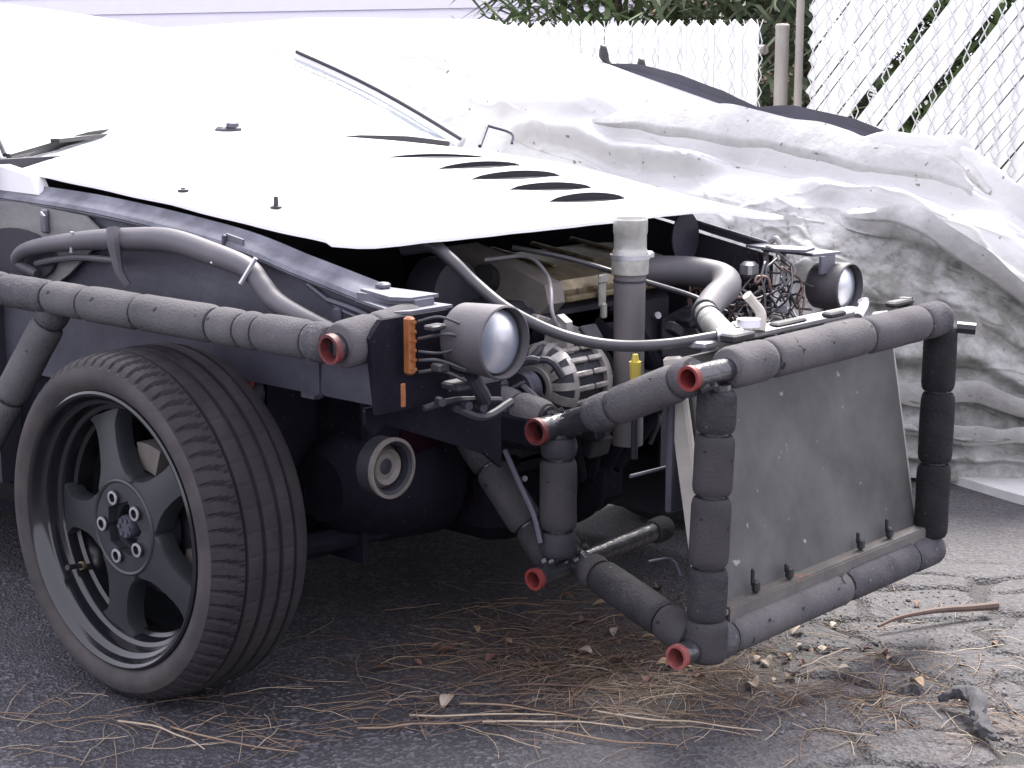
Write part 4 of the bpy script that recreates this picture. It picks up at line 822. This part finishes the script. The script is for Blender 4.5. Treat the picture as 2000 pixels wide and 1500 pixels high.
# ---------------------------------------------------------------- chain link fence with white slats
FYc = 3.55
def fence(name, label, x0, x1, z0, z1, slant, pitch, skip, posts, top_rail=None, sag=0, fill=.90):
    root = empty(name, ((x0+x1)/2, FYc, 0)); tag(root, label, 'fence', 'fence panels behind the tarp')
    # the slat: a long flat vinyl strip
    H = (z1-z0)/math.cos(slant); first = None
    n = int((x1-x0+abs(math.tan(slant))*(z1-z0))/pitch)+1
    for k in range(n):
        xb = x0+k*pitch-(max(0, math.tan(slant))*(z1-z0)); xt = xb+math.tan(slant)*(z1-z0)
        if any(a <= k <= b for a, b in skip): continue
        t0, t1 = 0., 1.
        if slant:
            dx = xt-xb; t0 = max(0, (x0-xb)/dx); t1 = min(1, (x1-xb)/dx)
            if t1-t0 < .04: continue
        pz0, pz1 = z0+(z1-z0)*t0, z0+(z1-z0)*t1; pz1 += -sag*((xb-x0)/(x1-x0))+random.uniform(-.002, .002)
        L_ = (pz1-pz0)/math.cos(slant); cx = xb+(xt-xb)*(t0+t1)/2
        w = pitch*math.cos(slant)*fill
        rot = Matrix.Rotation(slant+random.uniform(-.012, .012), 3, 'Y')
        b = MB(); tip = w*.42 if not slant else 0; RM_ = np.array(rot)
        poly = [(-w/2, -L_/2), (w/2, -L_/2), (w/2, L_/2-tip), (0, L_/2), (-w/2, L_/2-tip)] if tip else [(-w/2, -L_/2), (w/2, -L_/2), (w/2, L_/2), (-w/2, L_/2)]
        b.prism(poly, 'y', -.002, .002); b.v = [tuple(RM_ @ np.array(p)+np.array((cx, FYc+(.003 if slant == 0 else .0)*(1 if k % 2 else -1), (pz0+pz1)/2))) for p in b.v]
        build('slat', b, M['slat'], root, angle=20)
    wm = MB(); d = .057; rows = int((z1-z0+.02)/d)
    for k in range(int((x1-x0)/d)+1):
        xx = x0+k*d; pts = [(xx+(d/2 if r % 2 else 0), FYc-.016+(.006 if r % 2 else 0), z0+r*d) for r in range(rows+1)]; pts[-1] = (pts[-1][0], pts[-1][1], pts[-1][2]+.02)
        wm.tube(pts, .0026, 4, caps=False); wm.tube([(2*xx+d/2-p[0]+0*d, p[1]+.003, p[2]) for p in pts], .0026, 4, caps=False)
    tag(build('wire_mesh', wm, M['galv'], root, angle=0, fix=False), kind='stuff')
    for (px, r, h) in posts: build('post', MB().lathe([(0, 0), (r, 0), (r, h), (r*1.06, h), (r*1.06, h+.012), (r*.8, h+.018), (0, h+.019)], (px, FYc-.02, 0), 'z', 16), M['post'], root, base=True)
    if top_rail: build('top_rail', MB().tube([(x0, FYc+.022, top_rail), (x1, FYc+.022, top_rail)], .018, 10), M['post'], root)
    return root
fence('chain_link_fence', 'chain link fence with upright white slats left of the grey post', -3.6, -1.13, .06, 1.165, 0, .062, [], [(-3.6, .03, 1.15)], top_rail=1.06, sag=.0, fill=1.09)
fence('chain_link_fence', 'taller chain link fence with slanted white slats right of the grey post', -.93, 1.8, .06, 1.62, R(40), .046, [(18, 18), (23, 23), (42, 42)], [(-1.035, .024, 1.13), (-.965, .014, 1.40)], top_rail=1.60)

# ---------------------------------------------------------------- vegetation and house beyond
def blade_mass(cx, cy, rx, ry, h, n, mname, wide=.016, ln=.4):
    b = MB(); v, f = [], []
    for k in range(n):
        a = random.random()*6.283; rr = math.sqrt(random.random()); p = np.array((cx+rx*rr*math.cos(a), cy+ry*rr*math.sin(a), h*random.random()**.7*(1-.35*rr)))
        az = random.random()*6.283; up = random.uniform(-.2, 1); L_ = ln*random.uniform(.5, 1.2); d = np.array((math.cos(az), math.sin(az), up)); d /= np.linalg.norm(d)
        s = np.cross(d, (0, 0, 1)); s /= np.linalg.norm(s)+1e-6; s *= wide*random.uniform(.6, 1.3); q = p+d*L_*.55; e = p+d*L_+np.array((0, 0, -.22*L_))
        o = len(v); v += [p-s*.6, p+s*.6, q+s, q-s, e]; f += [(o, o+1, o+2, o+3), (o+3, o+2, o+4)]
    return b.add(v, f)
for (cx, cy, rx, ry, h, n, nm, lab) in ((-3.3, 5.6, .9, .6, 2.2, 3200, 'leaf_a', 'tall strappy green shrub behind the fence nearest the house'), (-1.9, 5.2, .9, .6, 2.4, 3200, 'leaf_b', 'dark green shrub behind the upright slats'), (-.7, 4.9, .7, .5, 2.2, 2600, 'leaf_a', 'leafy shrub behind the grey fence post'), (.9, 5.3, 1.2, .6, 2.0, 3000, 'leaf_b', 'dark shrub behind the slanted slats')):
    root = empty('shrub', (cx, cy, 0)); tag(root, lab, 'shrub', 'shrubs behind the fence')
    build('foliage', blade_mass(cx, cy, rx, ry, h, n, nm), M[nm], root, angle=0, fix=False)
    st = MB()
    for k in range(5): a = k*1.26; st.tube([(cx+.1*math.cos(a), cy+.1*math.sin(a), -.02), (cx+.25*math.cos(a), cy+.25*math.sin(a), h*.5), (cx+.5*rx*math.cos(a), cy+.5*ry*math.sin(a), h*.85)], [.03, .02, .008], 7, smooth=4)
    build('stem', st, M['bark'], root)
house = empty('house', (-7.6, 7.2, 0)); tag(house, 'lavender sided house wall beyond the covered car', 'house')
hx0, hx1, hy = -14., -4.3, 7.2
build('wall', MB().box(((hx0+hx1)/2, hy+.12, 1.6), (hx1-hx0, .2, 3.2)), M['siding'], house)
for k in range(21):
    z = .12+k*.15; build('siding_board', MB().prism([(hy+.02, z), (hy-.004, z), (hy+.014, z+.152), (hy+.02, z+.152)], 'x', hx0, hx1), M['siding'], house)
build('corner_trim', MB().box((hx1+.05, hy-.0, 1.6), (.14, .08, 3.2)), M['trim'], house)
build('eave', MB().box(((hx0+hx1)/2, hy-.2, 3.3), (hx1-hx0+.6, .8, .16)), M['trim'], house)
bdf = empty('board_fence', (-3.95, 6.9, 0)); tag(bdf, 'short run of pale tan boards between the house and the shrubs', 'fence')
for k in range(9): build('board', MB().box((-4.12+k*.125, 6.9+.004*(k % 2), .85), (.118, .02, 1.7)), M['wood'], bdf)
for z in (.4, 1.3): build('fence_rail', MB().box((-3.62, 6.95, z), (1.2, .05, .09)), M['wood'], bdf)
def tree(x, y, h, r, lab):
    root = empty('tree', (x, y, 0)); tag(root, lab, 'tree', 'trees beyond the fence')
    tr = MB(); tr.tube([(x, y, -.05), (x+.05, y, h*.3), (x-.05, y+.05, h*.65), (x+.1, y, h)], [r, r*.8, r*.6, r*.3], 12, smooth=5)
    for k in range(6): a = k*1.05; z = h*(.5+.07*k); tr.tube([(x, y, z), (x+.8*math.cos(a), y+.8*math.sin(a), z+.6), (x+1.5*math.cos(a), y+1.5*math.sin(a), z+.9)], [r*.4, r*.25, r*.1], 8, smooth=4)
    build('trunk', tr, M['bark'], root); v, f = [], []
    for k in range(160):
        c = rng.normal(0, 1, 3)*np.array((.9, .9, .6))+np.array((x, y, h*.95))
        for j in range(28):
            p = c+rng.normal(0, .22, 3); d = rng.normal(0, 1, 3); d /= np.linalg.norm(d); e = np.cross(d, (.3, .4, .8)); e /= np.linalg.norm(e); o = len(v); L_ = .1
            v += [p, p+d*L_*.5+e*.03, p+d*L_, p+d*L_*.5-e*.03]; f.append((o, o+1, o+2, o+3))
    build('crown', MB().add(v, f), M['leaf_b'], root, angle=0, fix=False)
tree(-1.6, 8.5, 4.2, .16, 'broad tree standing behind the shrubs at the fence corner')
tree(1.6, 8.2, 4.6, .18, 'tree standing behind the slanted slats at the right')

# ---------------------------------------------------------------- litter on the asphalt
def uv(u, v): return (u*RX+v*FX, u*RY+v*FY)      # across / away -> ground x, y
def needle_path(x, y, L_, a, bend, lift=.003):
    pts = []; n = 5
    for i in range(n+1):
        pts.append((x, y, gz(x, y)+lift+.006*math.sin(math.pi*i/n)*random.random())); x += math.cos(a)*L_/n; y += math.sin(a)*L_/n; a += bend/n
    return pts
def scatter(n, f, rmin, rmax, lmin, lmax):
    b = MB()
    for k in range(n):
        u, v = f(); x, y = uv(u, v); b.tube(needle_path(x, y, random.uniform(lmin, lmax), random.random()*6.283, random.uniform(-1.1, 1.1)), random.uniform(rmin, rmax)*.8, 3, caps=False)
    return b
g2 = lambda mu, mv, su, sv: (lambda: (random.gauss(mu, su), random.gauss(mv, sv)))
for m_, sets in ((0, ((150, g2(.80, .02, .16, .10)), (110, g2(1.02, .10, .2, .12)), (70, g2(.2, -.12, .35, .08)), (130, g2(.75, .30, .16, .15)), (90, g2(1.35, .0, .2, .1)))), (1, ((50, g2(.85, .0, .22, .12)), (45, g2(1.2, .05, .25, .15)), (34, g2(.1, -.12, .4, .08)), (26, g2(1.35, .3, .2, .2)))), (2, ((160, g2(.80, .10, .18, .12)), (160, g2(.85, .3, .2, .15)), (60, g2(1.3, .0, .2, .1))))):
    b = MB()
    for n, f in sets:
        q = scatter(n, f, .0006, .0011, .05, .17); b.add(q.v, q.f)
    tag(build('pine_needles', b, M['needle'][m_], angle=0, fix=False), kind='stuff')
tw = [((.03, -.105), .20, .35, -.6, 'pale'), ((.12, -.13), .24, .1, .5, 'tan'), ((.42, -.135), .22, .75, .35, 'tan'), ((.50, -.08), .24, .62, .3, 'pale'), ((.62, -.11), .26, .72, -.25, 'pale'), ((.72, -.14), .22, .2, .6, 'tan'), ((.58, -.03), .22, .55, -.3, 'tan'), ((.80, -.06), .28, .3, .3, 'pale'), ((.66, .05), .20, .8, -.5, 'dark')]
TL = ['pale straw twig in front of the wheel, leftmost of all', 'tan twig lying just right of the leftmost pale twig', 'tan twig in the dark foreground between wheel and bumper', 'pale twig crossing behind the middle tan twig', 'long pale twig under the tangle of needles, slanting away', 'pale bent twig nearest the camera at bottom centre', 'tan twig farthest back in the shadow of the bumper', 'longest pale twig near the lower front red tube mouth', 'dark brown twig in the needle heap below the crossbar']
mi_ = {'tan': 0, 'pale': 1, 'dark': 2}
for (u, v), L_, a, bend, c in tw:
    x, y = uv(u, v); tag(build('pine_twig', MB().tube(needle_path(x, y, L_, a, bend, .006), [.0019, .0016, .0010], 6, caps=True, smooth=3), M['needle'][mi_[c]], angle=0, base=True), TL.pop(0), 'twig', 'twigs on the asphalt')
tag(build('curved_twig', MB().tube([(.775, 1.16, .012), (.79, 1.21, .02), (.825, 1.29, .022), (.862, 1.36, .018), (.888, 1.41, .016)], [.003, .004, .006, .0075, .009], 8, smooth=5), M['needle'][2], base=True), 'curved dark brown twig with a thick end on the cracked asphalt right of the frame', 'twig')
hs_ = MB().tube([(1.045, .895, .02), (1.075, .905, .045), (1.115, .885, .055), (1.14, .845, .04), (1.165, .815, .03), (1.20, .80, .022)], [.007, .014, .016, .012, .014, .005], 14, smooth=5)
V = np.array(hs_.v); V += (np.random.default_rng(4).random(V.shape)-.5)*.007; V[:, 2] = V[:, 2]*.72; hs_.v = [tuple(p) for p in V]
tag(build('broken_root', hs_, mat('root_grey', (.07, .07, .075), (.035, .035, .038), .85, scale=30, bump=.5, bscale=90, bdist=.004), base=True), 'bent grey black root chunk in the litter at lower right', 'root')
# curled dry leaves, each on its own
def leaf_mesh(L_, W, curl):
    g = []
    for i in range(7):
        t = i/6; w = W*math.sin(math.pi*min(1, t*.96+.02))**.8*(1.1-.3*t); z = curl*math.sin(math.pi*t)*.5
        g.append([(L_*(t-.5), -w, z+curl*.9*abs(w/W)), (L_*(t-.5), -w*.5, z+curl*.25), (L_*(t-.5), 0, z), (L_*(t-.5), w*.5, z+curl*.2), (L_*(t-.5), w, z+curl*.7*abs(w/W))])
    me = MB().slab(g, (0, 0, .0006)); return me
protos = []
LM = [(0.060, .017, .014), (.075, .014, .010), (.048, .019, .016), (.066, .022, .02)]
spots = [(1.51, 1250), ]
pix = [(.60, .35, 0), (.66, .28, 0), (.70, .23, 1), (.55, .22, 3), (.63, .19, 3), (.74, .16, 1), (.80, .22, 2), (.86, .33, 2), (.92, .30, 0), (.80, .40, 1), (1.02, .20, 2), (1.07, .24, 0), (1.10, .30, 2), (1.00, .31, 2), (1.12, .17, 2), (1.08, .06, 2), (1.25, .13, 2), (.95, .16, 1), (1.15, .10, 1), (.56, -.02, 2), (.50, .17, 3), (.44, .14, 3), (.90, .08, 3), (1.20, .33, 2), (1.28, .40, 2), (1.00, .40, 2), (1.42, -.02, 2), (1.36, .06, 0), (-.30, .70, 2), (-.42, .62, 0), (-.36, .55, 3), (1.33, .20, 1), (.84, .50, 0), (.78, .55, 1), (.90, .56, 2), (.96, .60, 1), (1.46, .50, 1), (1.56, .30, 1)]
for k in range(20): pix.append((random.gauss(.85, .14), random.gauss(.32, .12), random.choice([0, 1, 3, 1])))
for k in range(20): pix.append((random.gauss(1.12, .10), random.gauss(.24, .07), random.choice([0, 1, 2, 2, 3])))
names = ['tan', 'dark brown', 'pale', 'rust brown']
lm_cache = {}; leaves = []
for i, (u, v, c) in enumerate(pix):
    x, y = uv(u, v); s = i % 4
    if (s, c) not in lm_cache:
        o = build('dry_leaf', leaf_mesh(*LM[s]), M['dryleaf'][c], angle=0, origin=(0, 0, 0)); lm_cache[(s, c)] = o
    else: o = copy_of(lm_cache[(s, c)], None, (0, 0, 0))
    o.location = (x, y, gz(x, y)+.004); o.rotation_euler = (random.uniform(-.35, .35), random.uniform(-.35, .35), random.random()*6.283); sc = random.uniform(.36, .62) if i < 38 else random.uniform(.22, .42); o.scale = (sc, sc, sc)
    leaves.append((o, c, x, y))
LAND = [('the lower front red tube mouth', (.815, .473)), ('the rear lower red tube mouth', (.49, .505)), ('the right end of the lower crossbar', (.815, 1.3)), ('the middle of the lower crossbar', (.815, .9)), ('the bent root', (1.12, .84)), ('the curved twig', (.82, 1.29)), ('the back of the front wheel', (-.7, .4)), ('the front of the wheel', (.3, .1)), ('the tarp corner', (.6, 1.9)), ('the crossmember under the engine', (.3, .8))]
groups = {}
for o, c, x, y in leaves:
    d = [math.hypot(x-p[0], y-p[1]) for _, p in LAND]; k = int(np.argmin(d)); groups.setdefault((c, k), []).append((d[k], o))
ORD = ['closest', 'second closest', 'third closest', 'fourth closest', 'fifth closest', 'sixth closest', 'seventh closest', 'eighth closest', 'ninth closest', 'tenth closest', 'eleventh closest', 'twelfth closest', 'thirteenth closest', 'fourteenth closest', 'fifteenth closest', 'sixteenth closest', 'seventeenth closest', 'eighteenth closest', 'nineteenth closest', 'twentieth closest']
for (c, k), L in groups.items():
    for n, (_, o) in enumerate(sorted(L, key=lambda q: q[0])): tag(o, '%s %s dry leaf to %s' % (ORD[min(n, 19)], names[c], LAND[k][0]), 'leaf', 'dry leaves on the asphalt')
# asphalt crumbs
b = MB()
for k in range(650):
    u = random.choice([random.gauss(1.2, .2), random.uniform(.7, 1.6), random.gauss(1.45, .1)]); v = random.uniform(-.2, .6); x, y = uv(u, v); r = random.uniform(.0012, .0036)*(1 if random.random() < .93 else 2.2)
    z = gz(x, y)
    P = [(r*random.uniform(.7, 1.2), 0, 0), (-r*random.uniform(.7, 1.2), 0, 0), (0, r, 0), (0, -r, 0), (0, 0, r*.8), (0, 0, -r*.4)]; a = random.random()*3
    P = [(x+p[0]*math.cos(a)-p[1]*math.sin(a), y+p[0]*math.sin(a)+p[1]*math.cos(a), z+p[2]+r*.3) for p in P]
    b.add(P, [(0, 2, 4), (2, 1, 4), (1, 3, 4), (3, 0, 4), (2, 0, 5), (1, 2, 5), (3, 1, 5), (0, 3, 5)])
tag(build('asphalt_crumbs', b, M['pebble'], angle=0, fix=False), kind='stuff')
